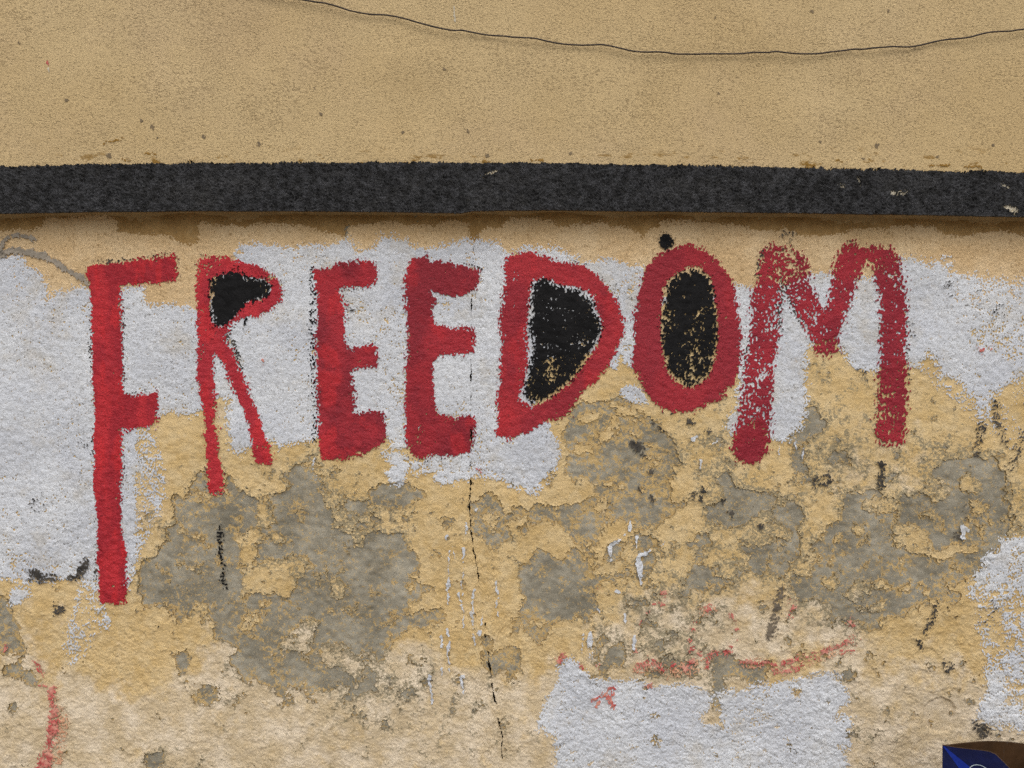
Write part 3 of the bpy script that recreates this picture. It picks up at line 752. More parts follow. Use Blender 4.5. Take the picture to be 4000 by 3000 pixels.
# ---- the letters
def sub(x0, x1, y0, y1):
    i0, i1 = np.searchsorted(xs, x0), np.searchsorted(xs, x1)
    j0, j1 = np.searchsorted(ys, y0), np.searchsorted(ys, y1)
    return (slice(j0, j1), slice(i0, i1))
LETTERS = [
 ('F', P((t5, '760,650 830,620 1060,612 1200,590 1400,565 1490,540 1520,580 1525,680 1548,720 1520,765 1350,790 1200,790 1100,795 1035,805 1040,900 1045,1000 1055,1100 1050,1250 1060,1400 1060,1600'),
        (A, '1060,100 1150,100 1270,80 1360,60 1365,200 1355,330 1280,365 1150,385 1060,390 1060,550 1060,700 1045,850 1050,1100 1050,1250 1075,1370 1100,1480 1100,1650'), (E_, '1100,100 1090,230 980,245 870,225 850,100 845,0'),
        (A, '840,1400 845,1250 825,1000 810,850 820,700 815,500 825,350 810,100 805,0'), (t5, '795,1400 800,1200 790,1000 775,850')), None, None, 26, 'tall red letter F, first of the word, its stem reaching far down'),
 ('R', P((t5, '1715,570 1800,555 1950,550 2050,590 2200,630'), (t6, '60,660 150,710 205,770 225,860 205,940 130,1020 20,1070'), (t5, '2130,1080 2030,1130 1980,1180 1965,1240 2000,1330 2040,1400 2060,1500 2110,1620'),
        (A, '2160,100 2212,220'), (B, '20,250 60,400 100,480 130,560 140,680 60,690 0,670'), (A, '2185,630 2190,500 2150,350 2110,230 2040,100 2000,0'), (t5, '1960,1570 1935,1480 1900,1420 1870,1380 1835,1430 1845,1600'),
        (A, '1850,0 1865,150 1850,300 1875,450 1895,600 1920,750 1930,880 1930,930 1830,955 1800,920 1800,800 1795,650 1780,500 1775,300 1755,200 1735,100 1720,0'), (t5, '1710,1600 1710,1300 1700,1150 1705,950 1700,750 1705,620')),
       P((t5, '1820,770 1850,740 1950,720 2050,725 2200,745'), (t6, '60,760 125,810 110,880 30,925'), (t5, '2180,930 2120,950 2060,1010 2010,1080 1960,1130 1900,1150 1825,1130 1815,1000 1820,880')),
       P((t5, '1840,780 1900,735 2000,715 2060,690 2100,740 2212,755'), (t6, '60,765 120,820 110,875 40,915'), (t5, '2180,920 2130,940 2080,990 2020,1060 1980,1110 1940,1160 1880,1140 1845,1060 1840,900')), 20, 'red letter R with a small black filled bowl'),
 ('E', P((t6, '505,660 600,655 700,630 850,590 1000,600 1035,640 1040,720 1030,780 980,810 850,830 760,825 720,850 725,900 750,950 765,1000 770,1080 755,1150 770,1270 800,1340 850,1350 920,1330 1010,1315 1045,1350 1050,1440 1045,1510 960,1510 860,1530 820,1570 830,1659'),
        (B, '850,80 860,180 850,250 900,260 980,240 1050,230 1095,250 1110,300 1120,400 1120,500 1050,530 1000,570 900,600 830,620 770,650 680,650 600,670 560,620 550,500 540,300 535,150 530,0'), (t6, '525,1500 515,1300 525,1200 540,1050 535,900 510,800 500,720')), None, None, 27, 'red letter E next to the R, with black specks down its left edge'),
 ('E', P((t6, '1310,640 1340,590 1430,560 1480,540 1500,600 1600,605 1750,630 1880,650 1935,680 1930,770 1900,840 1820,880 1700,905 1620,890 1540,880 1510,860 1520,900 1560,930 1560,970 1520,1010 1530,1100 1560,1160 1620,1150 1700,1180 1790,1150 1870,1180 1900,1230 1885,1300 1870,1390 1770,1390 1650,1400 1580,1420 1530,1480 1530,1600'),
        (B, '1530,0 1540,130 1555,210 1590,260 1680,270 1720,295 1780,265 1870,280 1905,320 1890,430 1870,530 1850,590 1740,610 1640,620 1540,610 1470,630 1440,660 1390,630 1320,590 1290,480 1290,300 1280,150 1290,0'), (t6, '1290,1550 1310,1400 1310,1200 1300,1050 1290,900 1280,780')), None, None, 24, 'red letter E next to the D, crossed at its tips by the crack'),
 ('D', P((t6, '2170,580 2212,545'), (t7, '60,530 130,515 230,540 330,575 430,600 560,620 650,660 740,720 820,800 870,880 920,980 950,1060 965,1180 955,1270 900,1370 850,1480 790,1560 720,1650'), (C_, '660,20 600,80 540,160 500,240 420,290 330,320 250,350 160,400 60,450'),
        (B, '2190,475 2150,470 2080,440 2090,330 2085,130 2110,0'), (t6, '2110,1500 2120,1350 2105,1150 2120,1000 2140,850 2150,720 2140,640')),
       P((t7, '160,770 260,740 340,770 440,810 560,820 650,860 710,910 720,1000 760,1090 780,1170 760,1260 720,1350 670,1420 600,1520 540,1600 500,1650'), (C_, '420,50 350,110 270,170 180,190 90,170 60,140 85,60 100,0'), (t7, '110,1600 140,1480 130,1300 120,1200 140,1050 150,900')),
       P((t7, '190,800 280,760 420,820 560,850 640,900 700,960 710,1040 750,1100 770,1170 740,1260 690,1350 630,1440 560,1550 480,1640'), (C_, '430,20 340,80 250,140 170,150 120,110 120,0'), (t7, '150,1560 170,1400 190,1300 150,1200 180,1050 170,950')), 26, 'red letter D with a large black filled middle'),
 ('O', P((t7, '1300,520 1400,480 1480,450 1560,460 1660,500 1740,560 1800,610 1850,680 1900,770 1930,880 1945,1000 1960,1150 1975,1250 1970,1400 1950,1550 1920,1659'), (C_, '1870,30 1800,120 1720,170 1620,210 1500,245 1380,240 1280,200 1200,140 1150,60'),
        (t7, '1080,1580 1040,1480 1050,1350 1060,1250 1060,1100 1080,1000 1090,900 1120,780 1150,680 1190,610 1240,560')),
       P((t7, '1430,700 1530,650 1620,650 1700,720 1740,850 1755,1000 1770,1150 1770,1300 1740,1450 1700,1580 1620,1650'), (C_, '1560,30 1480,30'), (t7, '1400,1620 1340,1540 1310,1400 1285,1250 1290,1100 1300,950 1320,820 1360,740')),
       P((t7, '1450,730 1540,690 1620,690 1680,750 1720,870 1735,1000 1750,1150 1750,1300 1720,1430 1690,1560 1610,1630 1530,1660 1450,1610 1370,1540 1330,1400 1310,1250 1310,1100 1330,950 1350,840 1390,770')), 28, 'red letter O with a black filled middle and a black dot above'),
 ('M', [(2984, 985), (2960, 1080), (2936, 1157), (2935, 1290), (2915, 1420), (2905, 1500), (2886, 1613), (2868, 1703), (2857, 1758), (2880, 1800), (2904, 1810), (2958, 1802), (3000, 1760), (3009, 1635), (3018, 1473), (3027, 1383), (3040, 1280), (3030, 1202), (3046, 1157), (3036, 1057), (3050, 1066), (3068, 1103),
        (3081, 1157), (3104, 1202), (3122, 1238), (3149, 1279), (3172, 1329), (3194, 1383), (3226, 1387), (3262, 1374), (3276, 1292), (3294, 1247), (3312, 1202), (3330, 1148), (3344, 1103), (3362, 1066), (3375, 1030), (3393, 1017), (3420, 1039), (3420, 1103), (3434, 1134), (3439, 1202), (3434, 1292), (3439, 1383), (3434, 1473),
        (3439, 1500), (3434, 1545), (3425, 1636), (3425, 1722), (3475, 1735), (3529, 1726), (3533, 1636), (3542, 1545), (3542, 1491), (3529, 1383), (3538, 1292), (3542, 1202), (3533, 1121), (3520, 1075), (3515, 1021), (3497, 1003), (3488, 971), (3452, 967), (3407, 962), (3389, 980), (3343, 953), (3316, 953), (3280, 976), (3267, 1021),
        (3258, 1075), (3244, 1134), (3235, 1193), (3217, 1216), (3190, 1166), (3163, 1112), (3149, 1039), (3140, 1003), (3108, 980), (3054, 971), (3010, 962)], None, None, 17, 'red letter M, last of the word, dry and patchy'),
]
RED = [(c(158, 32, 44), c(184, 42, 50), (2.0, 1, 0.6), 0.6), (c(168, 38, 50), c(186, 46, 54), (1.6, 1, 0.7), 0.5), (c(136, 32, 44), c(166, 40, 50), (1, 1, 0.8), 0.5),
       (c(136, 32, 44), c(160, 38, 48), (1, 1, 0.8), 0.4), (c(146, 34, 46), c(168, 42, 50), (1, 1, 0.8), 0.3), (c(146, 36, 48), c(160, 40, 50), (1, 1, 0.8), 0.05), (c(140, 32, 46), c(158, 38, 50), (1, 1, 0.8), 0.05)]
def erode(mask, n=2):
    m = mask.copy()
    for _ in range(n):
        q = m.copy()
        q[1:] &= m[:-1]; q[:-1] &= m[1:]; q[:, 1:] &= m[:, :-1]; q[:, :-1] &= m[:, 1:]
        m = q
    return m
cover = np.zeros(X.shape, bool)
jobs = []
FRINGE = [-4, -6, -6, -9, -13, -14, -3]
for i, (ch, outl, hole, fill, cap, label) in enumerate(LETTERS):
    a = np.array(outl)
    sl = sub(a[:, 0].min() - 60, a[:, 0].max() + 60, a[:, 1].min() - 60, a[:, 1].max() + 60)
    x, y = X[sl], Y[sl]
    sd = lat(poly_sdf(outl), x, y)
    if hole is not None:
        hd = lat(poly_sdf(hole), x, y)
        sd = np.minimum(sd, -hd + 1)
    s_, m_, f_, l_ = st[sl], nm[sl], nfine[sl], nl[sl]
    capf = cap + 5 * m_
    if ch == 'M':      # left half painted with a nearly empty brush
        capf = np.where(x < 3250, 12, 21) + 5 * m_ - 5 * smooth(np.abs(x - 3100), 60, 0) + 14 * smooth(y, 1640, 1720) * (x < 3100) - 9 * smooth(y, 1420, 1560) * (x > 3300)
    vary = smooth(sample(n_und, x * 1.7 + 900, y * 1.7), -1.0, 1.3)
    edge_amp = np.where(x < 440, 4.5, 6.0 + 5 * vary) if ch == 'F' else ((9.0 if ch in 'M' else 6.0) + 5.5 * vary)
    red = np.minimum(sd - 0.5, capf) + edge_amp * s_ + 2.5 * m_ + 2 * f_ + {'M': 8.5, 'F': 0.5, 'R': 2.0, 'E': 3.0, 'D': 3.5, 'O': 3.0}[ch] * ndry[sl]
    red = M(red, CRK[sl])
    cover[sl] |= red > 0
    # remains of the black letters under the red ones
    amount = FRINGE[i] - 5 + 6 * sample(n_und, x + 700, y)
    blk = np.minimum(sd + 14, 5) + amount - 7 + 10.5 * s_ + 3 * f_
    if i == 2:
        edge_l = line_dist(x, y, [(p[0], p[1], 13) for p in P((t6, '500,680 495,900 490,1100 495,1300 495,1500'), (B, '510,40 525,200 532,400 522,480'))])
        blk = np.maximum(blk, np.minimum(edge_l, 2) - 5 + 10 * s_ + 3 * f_)
    blk = np.where(erode(red > 0), -5, blk)
    bf = None
    if fill is not None:
        fd = lat(poly_sdf(fill), x, y)
        if ch == 'R':
            cp = 24 + 0 * x
        elif ch == 'D':
            cp = 13 + 6 * smooth(-y, -1350, -1250) - 6 * smooth(y, 1480, 1560)
        else:
            cp = 20 - 10 * smooth(y, 1120, 1250)
        bf = np.minimum(0.8 * fd + (4 if ch != 'D' else -2), cp + 4 * m_) + 10.0 * s_ + 3 * f_ + 2 * m_ + 5 * ndry[sl]
        cover[sl] |= bf > 0
    jobs.append((i, label, sl, red, M(blk, CRK[sl]), bf))
t_ = 0.0005
hid = erode(cover)                                # nothing is built under fully covering paint
WF = np.where(hid, -5, M(WF, CRK))
low_f = M(low_f - 16 * smooth(nm2, 1.5, 2.1), CRK)
cover |= (WF > 0) | (low_f > 0) | (right_f > 0)
Cr = np.where(erode(cover), -5, M(Cr, CRK))
cover |= Cr > 0

# bare render, on a wider grid: it is the smoother surface
gx = axis(X0, -24, 4024, X1, 6.8, 1.15, (1822, 1978, 1.6))
gy = axis(820, 828, 3020, 3925, 6.8, 1.15)
def coarse(A):
    ix, iy = np.interp(gx, xs, np.arange(len(xs))), np.interp(gy, ys, np.arange(len(ys)))
    i, j = np.minimum(ix.astype(int), len(xs) - 2), np.minimum(iy.astype(int), len(ys) - 2)
    fu, fv = (ix - i)[None, :], (iy - j)[:, None]
    J, I = np.meshgrid(j, i, indexing='ij')
    return (A[J, I] * (1 - fu) + A[J, I + 1] * fu) * (1 - fv) + (A[J + 1, I] * (1 - fu) + A[J + 1, I + 1] * fu) * fv
GXm, GYm = np.meshgrid(gx, gy)
tag(film('bare_render', GXm, GYm, M(coarse(G) + 16, coarse(CRK)), coarse(h_grey), M_GREY, wall, 0.0, 0.012, {'thin': 0.16 * smooth(coarse(nl), -0.6, 1.0) + 0.70 * (1 - smooth(coarse(G + 7 * nl), 0, 24))}),
    'patches of bare grey render where the ochre coat fell away')
tag(film('ochre_coat', X, Y, np.where(erode(cover & (crack < -3)), -5, M(-G, CRK)), h_och, M_OCH, wall, 0.0, 0.0025, base_at),
    'flaking ochre limewash on the lower wall, paler towards the bottom')
tag(film('cream_paint', X, Y, Cr, h_top + t_, M_CREAM, wall, 0.0, 0), 'cream paint rolled in lobes just below the black band')
tag(film('white_paint', X, Y, WF, h_top + 2 * t_, M_WHITE, wall, 0.0, 0), 'long uneven field of white paint behind the red letters')
tag(film('white_paint', X, Y, low_f, h_top + 2 * t_, M_WHITE, wall, 0.0, 0), 'white painted block at the foot of the wall, right of the crack')
tag(film('white_paint', X, Y, right_f, h_top + 2 * t_, M_WHITE, wall, 0.0, 0), 'worn white patch at the right edge above the blue box')
for i, label, sl, red, blk, bf in jobs:
    rl = film('painted_letter', X[sl], Y[sl], red, h_top[sl] + 5 * t_, make_red_mat(i, *RED[i]), wall, 0.0, 0)
    tag(rl, label)
    tag(film('black_fringe', X[sl], Y[sl], blk, h_top[sl] + 3.4 * t_, M_SOOT if i != 2 else M_BLACK, rl, 0.0, 0), kind='stuff')
    if bf is not None:
        film('black_infill', X[sl], Y[sl], bf, h_top[sl] + 6.4 * t_, M_BLACK, rl, 0.0, 0)

# ---- smaller marks of paint
def mark(name, strokes, mat, lift, cap=10, porous=9.0, label=None, nz=2.0):
    """strokes: lists of (x, y, halfwidth); one mark = one part"""
    q = np.array([p for s in strokes for p in s])
    w = q[:, 2].max() + 40
    sl = sub(q[:, 0].min() - w, q[:, 0].max() + w, q[:, 1].min() - w, q[:, 1].max() + w)
    x, y = X[sl], Y[sl]
    f = np.maximum.reduce([line_dist(x + 3 * nm2[sl], y + 2 * nm[sl], s if len(s) > 1 else [s[0], (s[0][0] + 1, s[0][1] + 1, s[0][2])]) for s in strokes])
    if mat is M_SOOT or mat is M_PINK:
        f = f - 3.0; cap = min(cap, 5)
    f = np.minimum(f, cap) + porous * st[sl] + nz * nm[sl] + 0.25 * porous * nfine[sl]
    o = film(name, x, y, M(f, CRK[sl]), h_top[sl] + lift * t_, mat, wall, 0.0, 0)
    if o is not None and label:
        tag(o, label)
    return o
def stroke(t, txt, w):
    p = P((t, txt))
    w = w if isinstance(w, (list, tuple)) else [w] * len(p)
    return [(a, b, ww) for (a, b), ww in zip(p, w)]

mark('spray_line', [stroke(t5, '30,560 12,480 30,410 100,375 180,375 250,390 300,410', 8)], M_SPRAY, 7, 9, 5.0, 'short grey sprayed hook under the band')
mark('spray_line', [stroke(t5, '20,530 120,515 250,520 380,560 500,620 600,680 700,740 765,790', [9, 10, 11, 11, 11, 11, 10, 9])], M_SPRAY, 7, 9, 5.0, 'grey sprayed arc running down to the F')
mark('paint_dot', [[(2601, 944, 30)]], M_BLACK, 8, 16, 8.0, 'black sprayed dot at the top of the O')
mark('paint_dot', [[(2967, 2049, 18)]], M_SOOT, 8, 12, 5.0)
mark('paint_dot', [[(230, 2383, 19)]], M_SOOT, 8, 5, 10.0)
mark('paint_stroke', [stroke(D_, '975,690 975,770 970,870', 15)], M_SOOT, 8, 7, 9.0, 'short black vertical dash below the M')
mark('paint_stroke', [stroke(D_, '490,785 510,780', 14), stroke(D_, '460,850 520,850', 12), stroke(D_, '390,880 410,820', 6)], M_SOOT, 8, 6, 10.0)
mark('paint_stroke', [stroke(D_, '1950,130 1970,260 2000,370 2040,530', 11)], M_SOOT, 8, -3, 10.0)
mark('paint_stroke', [stroke(D_, '2200,420 2150,580 2080,720', 11)], M_SOOT, 8, -5, 10.0)
mark('paint_stroke', [stroke(D_, '1845,370 1810,500 1790,600', 11)], M_SOOT, 8, -3, 10.0)
mark('paint_stroke', [stroke(H_, '1450,250 1420,340 1380,420 1335,480', [9, 13, 12, 8])], M_SOOT, 8, 7, 10.0, 'slanting black smear left of the worn white patch')
mark('paint_stroke', [stroke(H_, '1295,570 1310,610 1340,640', 8)], M_SOOT, 8, 3, 10.0)
mark('paint_stroke', [stroke(H_, '1510,760 1570,795 1530,825', 7)], M_SOOT, 8, 3, 10.0)
mark('paint_stroke', [stroke(H_, '110,110 80,230 50,360 10,520', [8, 14, 15, 12])], M_DIRT2, 8, 4, 10.0)
mark('paint_stroke', [stroke(A, '735,1520 715,1580 690,1650', 15)], M_SOOT, 8, 9, 8.0, 'short black slanted dash left of the F')
mark('paint_stroke', [stroke(A, '270,1640 330,1630', 14), stroke(E_, '290,15 380,20 470,15', 14), stroke(E_, '600,10 680,10', 8)], M_SOOT, 8, 2, 12.0)
mark('paint_stroke', [stroke(A, '1910,1250 1905,1480 1945,1560 1930,1650', 4.5), stroke(E_, '1930,0 1925,50 1945,95', 5)], M_BLACK, 8, 2, 8.0, 'broken black line below the foot of the R')
mark('paint_stroke', [stroke(t5, '2130,1080 2110,1170', [4, 6])], M_BLACK, 8, 6, 3.0)
mark('paint_stroke', [stroke(C_, '1055,520 1100,560', 14)], M_SOOT, 8, 9, 8.0)
mark('paint_stroke', [stroke(C_, '780,1000 820,1025 860,1042', 6)], M_SOOT, 8, 6, 5.0)
for p in ('1150,620', '1195,755', '1200,970', '1225,1000', '1640,920', '1620,990', '1885,1110', '1240,330', '1290,390', '1545,330', '1700,400', '1560,970', '1810,1005', '1100,910'):
    mark('paint_dot', [stroke(C_, p, 10)], M_SOOT, 8, 6, 9.0)
for t, p, w in ((t8, '170,390', 18), (t8, '200,470', 16), (t8, '160,500', 16), (t7, '960,860', 30), (t6, '840,1020', 9), (t8, '800,1560', 13), (t8, '1580,830', 24), (t8, '1820,910', 26), (t8, '1980,1040', 26), (t8, '1240,1180', 20), (A, '340,1030', 26), (A, '720,540', 18), (H_, '1940,290', 34), (H_, '1900,370', 30), (D_, '1720,1100', 22), (D_, '1640,1310', 12)):
    mark('paint_dot', [stroke(t, p, w)], M_SOOT, 8, -10 if w > 15 else 2, 10.0)
mark('soot_stain', [stroke(H_, '1800,1290 1850,1330', [16, 26])], M_SOOT, 8, 12, 12.0, 'dark scuffed stain just above the blue box')
# faded red strokes, over a washed-out pink
mark('paint_stain', [stroke(G_, '1080,800 1240,770 1360,830 1500,800 1640,760', [16, 20, 20, 22, 18])], M_WASH, 7, -2, 9.0)
mark('paint_stain', [stroke(G_, '1660,300 1720,290', 16)], M_WASH, 7, -2, 9.0)
mark('paint_stain', [stroke(G_, '2000,760 2212,750', 14), stroke(H_, '60,800 250,750 420,690 600,640 740,550', [20, 18, 16, 14, 12])], M_WASH, 7, -3, 9.0)
mark('paint_stain', [stroke(E_, '480,1100 530,1250 520,1400 490,1560', [18, 30, 26, 24])], M_WASH, 7, -1, 9.0)
mark('paint_stroke', [stroke(G_, '1070,780 1200,740 1320,800', 11), stroke(G_, '1385,780 1410,760', 7), stroke(G_, '1500,800 1550,740', 13), stroke(G_, '1685,760 1700,690 1740,660 1800,660 1880,650 1885,610', [9, 10, 7, 6, 11, 4]), stroke(G_, '1990,735 2100,755 2212,740', [9, 11, 9])], M_PINK, 8, 4, 9.0, 'faded red ragged line above the lower white block')
mark('paint_stroke', [stroke(H_, '60,765 130,765 250,720', [9, 10, 7]), stroke(H_, '350,690 400,680 500,650 600,610 740,525', [7, 10, 8, 6, 9]), stroke(H_, '620,640 670,635 740,625', 6)], M_PINK, 8, 2, 10.0, 'faded red streak rising to the right')
mark('paint_stroke', [stroke(H_, '40,830 150,810 270,785', [9, 10, 8])], M_PINK, 8, 2, 10.0)
mark('paint_stroke', [stroke(H_, '705,395 745,425', 8)], M_PINK, 8, 2, 9.0)
mark('paint_stroke', [stroke(H_, '190,205 200,270 200,340', 8)], M_PINK, 8, -3, 9.0)
for p, w in (('1300,140', 10), ('1310,180', 8), ('1285,235', 9), ('1225,240', 5), ('1165,315', 6), ('1575,392', 6), ('1925,400', 7), ('1938,460', 4), ('1940,548', 6), ('1890,340', 9), ('1550,450', 9), ('1540,540', 9), ('1550,630', 10), ('1610,670', 11), ('765,105', 6), ('1075,630', 7), ('430,690', 13), ('410,720', 12), ('600,780', 12), ('740,765', 8), ('1690,275', 14), ('1345,305', 7), ('1370,265', 7), ('1110,390', 6), ('1190,945', 13)):
    mark('paint_speck', [stroke(G_, p, w)], M_PINK, 8, 6, 7.0)
mark('paint_stroke', [stroke(G_, '680,1085 760,1040 810,1020 830,975 885,965 880,1035', [5, 5, 8, 8, 5, 5]), stroke(G_, '835,1040 850,1080 875,1135', [9, 9, 6]), stroke(G_, '745,1090 725,1125', 7)], M_PINK, 9, 9, 5.0, 'small red scribble on the lower white block')
mark('paint_stroke', [stroke(E_, '455,965 440,1030 450,1090 490,1140 470,1200 470,1280 450,1390 430,1480 400,1580 375,1680', [10, 14, 10, 18, 22, 24, 14, 16, 22, 26])], M_PINK, 8, 13, 8.0, 'faded red vertical stroke near the lower left corner')
mark('paint_stroke', [stroke(E_, '320,770 350,810 372,855', [7, 9, 5]), stroke(E_, '265,735 285,735', 5), stroke(E_, '350,945 400,940', 7)], M_PINK, 8, 5, 7.0)
mark('paint_speck', [stroke(E_, '40,610 35,640', 8)], M_PINK, 8, 5, 7.0)
mark('paint_speck', [stroke(t8, '1800,1350 1830,1370 1850,1350', 6), stroke(t8, '1910,1352', 5)], M_PINK, 9, 4, 8.0)
mark('paint_speck', [stroke(t6, '62,1435 70,1465 65,1495', 4)], M_PINK, 9, 5, 4.0)
mark('paint_speck', [stroke(B, '1880,700 1920,745 1945,765', [3, 7, 3])], M_PINK, 9, 6, 4.0)
# white runs and splashes
RUNS = [(B, '1665,1430 1660,1640', 3.5), (B, '1690,1390 1720,1490', 3.5), (B, '1800,1420 1795,1490', [12, 7]), (B, '1785,1500 1785,1650', 4.2), (B, '1655,1315 1650,1335', 7), (B, '1820,1200 1815,1290', 3),
 (F_, '1665,0 1665,80 1655,110 1655,260', [4, 12, 6, 2.5]), (F_, '1790,0 1790,160', 2.8), (F_, '1745,150 1785,270 1790,440', [6, 3, 2.5]), (F_, '1890,120 1865,230 1865,350 1885,440', [4, 5, 5, 3]), (F_, '1945,330 1950,410', 5),
 (F_, '1940,475 1935,495', 10), (F_, '1885,510 1885,590', 3), (F_, '1655,450 1660,510', 6), (F_, '1660,560 1660,620 1665,680 1670,820', [2.5, 11, 5, 2.5]), (F_, '1600,520 1610,600', 6), (F_, '1510,860 1510,920 1515,1100', [9, 6, 2.6]),
 (F_, '1785,870 1790,900 1795,1010', [11, 7, 2]), (F_, '2075,50 2090,150', 5), (F_, '2090,180 2085,260', 3), (F_, '2100,300 2100,360', 3), (F_, '1600,780 1600,850', 5),
 (C_, '1025,1195 1010,1265', [8, 10]), (C_, '970,1290 900,1370 850,1400 850,1530', [4, 7, 9, 3]), (C_, '1080,1320 1075,1405', 5), (C_, '1200,1420 1150,1470 1085,1480 1100,1590 1110,1659', [4, 8, 9, 17, 8]), (G_, '1110,0 1115,70', 5),
 (C_, '1310,1360 1290,1390', 6), (G_, '680,490 675,590', [13, 14]), (G_, '690,590 700,710', 3.5), (G_, '660,600 672,700', 3), (G_, '620,490 600,620 580,730', [5, 3, 3]), (G_, '1048,520 1055,620', [7, 7]), (G_, '970,330 970,390', 6), (G_, '895,130 920,140', 8),
 (G_, '740,280 755,305', 5), (B, '508,500 512,680 516,830', 2.2), (D_, '92,480 95,610', 2.6), (D_, '232,460 236,560', 2.6), (D_, '298,560 297,640', 3.2), (D_, '1690,1240 1680,1320', 14), (D_, '1720,1250 1725,1270', 10), (C_, '1560,490 1600,450', 7), (C_, '1625,660 1625,720', 6), (C_, '1730,510 1780,490', 4), (B, '1905,1090 1925,1060', 4)]
for t, txt, w in RUNS:
    w = [q * 0.72 for q in w] if isinstance(w, list) else w * 0.72
    mark('paint_run', [stroke(t, txt, w)], M_WHITE, 9, 8, 1.8, None, 1.0)

# ------------------------------------------------------------------ wire slung across the upper wall
M_WIRE = make_flat_mat('dark_wire', c(44, 36, 32), c(70, 56, 46), 90, 0.55, 0.4)
wp = [(-700, -330), (-200, -215), (300, -120), (800, -52), (1000, -25)] + T((1000, 0, '410,0 500,15 600,28 700,55 800,88 900,110 1000,125 1100,128 1200,142 1300,165 1400,195 1500,222 1600,245 1700,262 1780,262 1850,275 1950,295 2050,307 2150,312'),
    (2000, 0, '0,320 100,325 200,332 300,355 400,375 500,385 600,390 700,388 770,385 850,397 950,420 1050,442 1150,450 1250,448 1330,453 1400,465 1500,468 1600,468 1700,465 1900,465 2000,462 2090,453'),
    (3000, 0, '0,453 70,445 200,460 300,465 430,463 550,448 650,437 740,425 820,425 900,415 1000,408 1080,402 1220,405 1320,390 1450,358 1560,340 1720,325 1850,292 1950,275 2100,268')) + [(4000, 114), (4250, 92), (4500, 60), (4800, 8)]
wy = -OVER - 0.010
kw = (DIST + wy) / DIST
def wpt(px, py, y=wy):
    k = (DIST + y) / DIST
    return ((px - 2000) * S * k, y, ZC + (1500 - py) * S * k)
# smooth the path
wp = np.array(wp)
tq = np.linspace(0, len(wp) - 1, 420)
i0 = np.clip(tq.astype(int), 0, len(wp) - 2); fr = (tq - i0)[:, None]
cat = lambda k: wp[np.clip(k, 0, len(wp) - 1)]
a0, a1, a2, a3 = cat(i0 - 1), cat(i0), cat(i0 + 1), cat(i0 + 2)
path = 0.5 * (2 * a1 + (a2 - a0) * fr + (2 * a0 - 5 * a1 + 4 * a2 - a3) * fr ** 2 + (3 * a1 - a0 - 3 * a2 + a3) * fr ** 3)
pts = [wpt(px, py, wy + 0.002 * math.sin(q * 0.11)) for q, (px, py) in enumerate(path)]
pts = [(pts[0][0] - 0.004, -OVER + 0.01, pts[0][2] + 0.002)] + pts + [(pts[-1][0] + 0.004, -OVER + 0.01, pts[-1][2] + 0.002)]
wire = tube('hanging_wire', pts, 0.0019, M_WIRE)
tag(wire, 'thin dark wire sagging across the upper wall above the black band', 'wire')

# ------------------------------------------------------------------ blue carton on a wooden crate, lower right
def card_mat(name, a, b_):
    m = Mat(name, 0.55, 0.35)
    base = m.mix(m.step(m.noise(14, 4, 0.6), 0.35, 0.7), a, b_)
    sc = m.math('MULTIPLY', m.step(m.noise(70, 5, 0.7, (1, 1, 0.4), 4), 0.60, 0.70), 0.3)
    base = m.mix(sc, base, c(120, 116, 112))
    m.color(base)
    m.bump(m.math('ADD', m.noise(9, 3, 0.5), m.math('MULTIPLY', m.noise(90, 3, 0.6), 0.1)), 0.5, 0.02)
    return m.m
M_BLUE = card_mat('navy_print', c(9, 17, 62), c(12, 24, 80))
M_BLUE2 = card_mat('bright_blue_print', c(14, 42, 140), c(18, 50, 156))
M_KRAFT = card_mat('brown_card', c(62, 42, 23), c(76, 52, 29))
M_PRINT = card_mat('white_print', c(196, 214, 222), c(214, 226, 230))
M_WOOD = make_flat_mat('grey_wood', c(120, 98, 70), c(150, 126, 92), 20, 0.85, 0.2)

CY = -0.36                                        # distance of the carton's left edge before the wall
corner = np.array(wpt(3681, 2911, CY))
HB = 0.30                                         # height of the carton
zb0 = corner[2] - HB
ua = np.array([math.cos(math.radians(-38)), math.sin(math.radians(-38)), 0.0])    # along the printed front
ub = np.array([math.cos(math.radians(24)), math.sin(math.radians(24)), 0.0])      # along the side, squashed out of square
na = np.array([ua[1], -ua[0], 0.0])
LA, LB, TH = 0.36, 0.27, 0.004
def to_panel(px, py, u):
    """where the line of sight through a photo pixel meets the upright panel through the corner along u: (along, height)"""
    d = np.array([(px - 2000) * S, DIST, (1500 - py) * S])
    nrm = np.array([u[1], -u[0], 0.0])
    o = np.array([0, -DIST, ZC])
    k = ((corner - o) @ nrm) / (d @ nrm)
    p = o + k * d
    return float((p - corner) @ u), float(p[2] - zb0)
carton = bpy.data.objects.new('blue_carton', None)
col.objects.link(carton)
carton.location = (corner[0], corner[1], zb0)
tag(carton, 'open dark blue cardboard box with brown inside at the lower right corner', 'box')
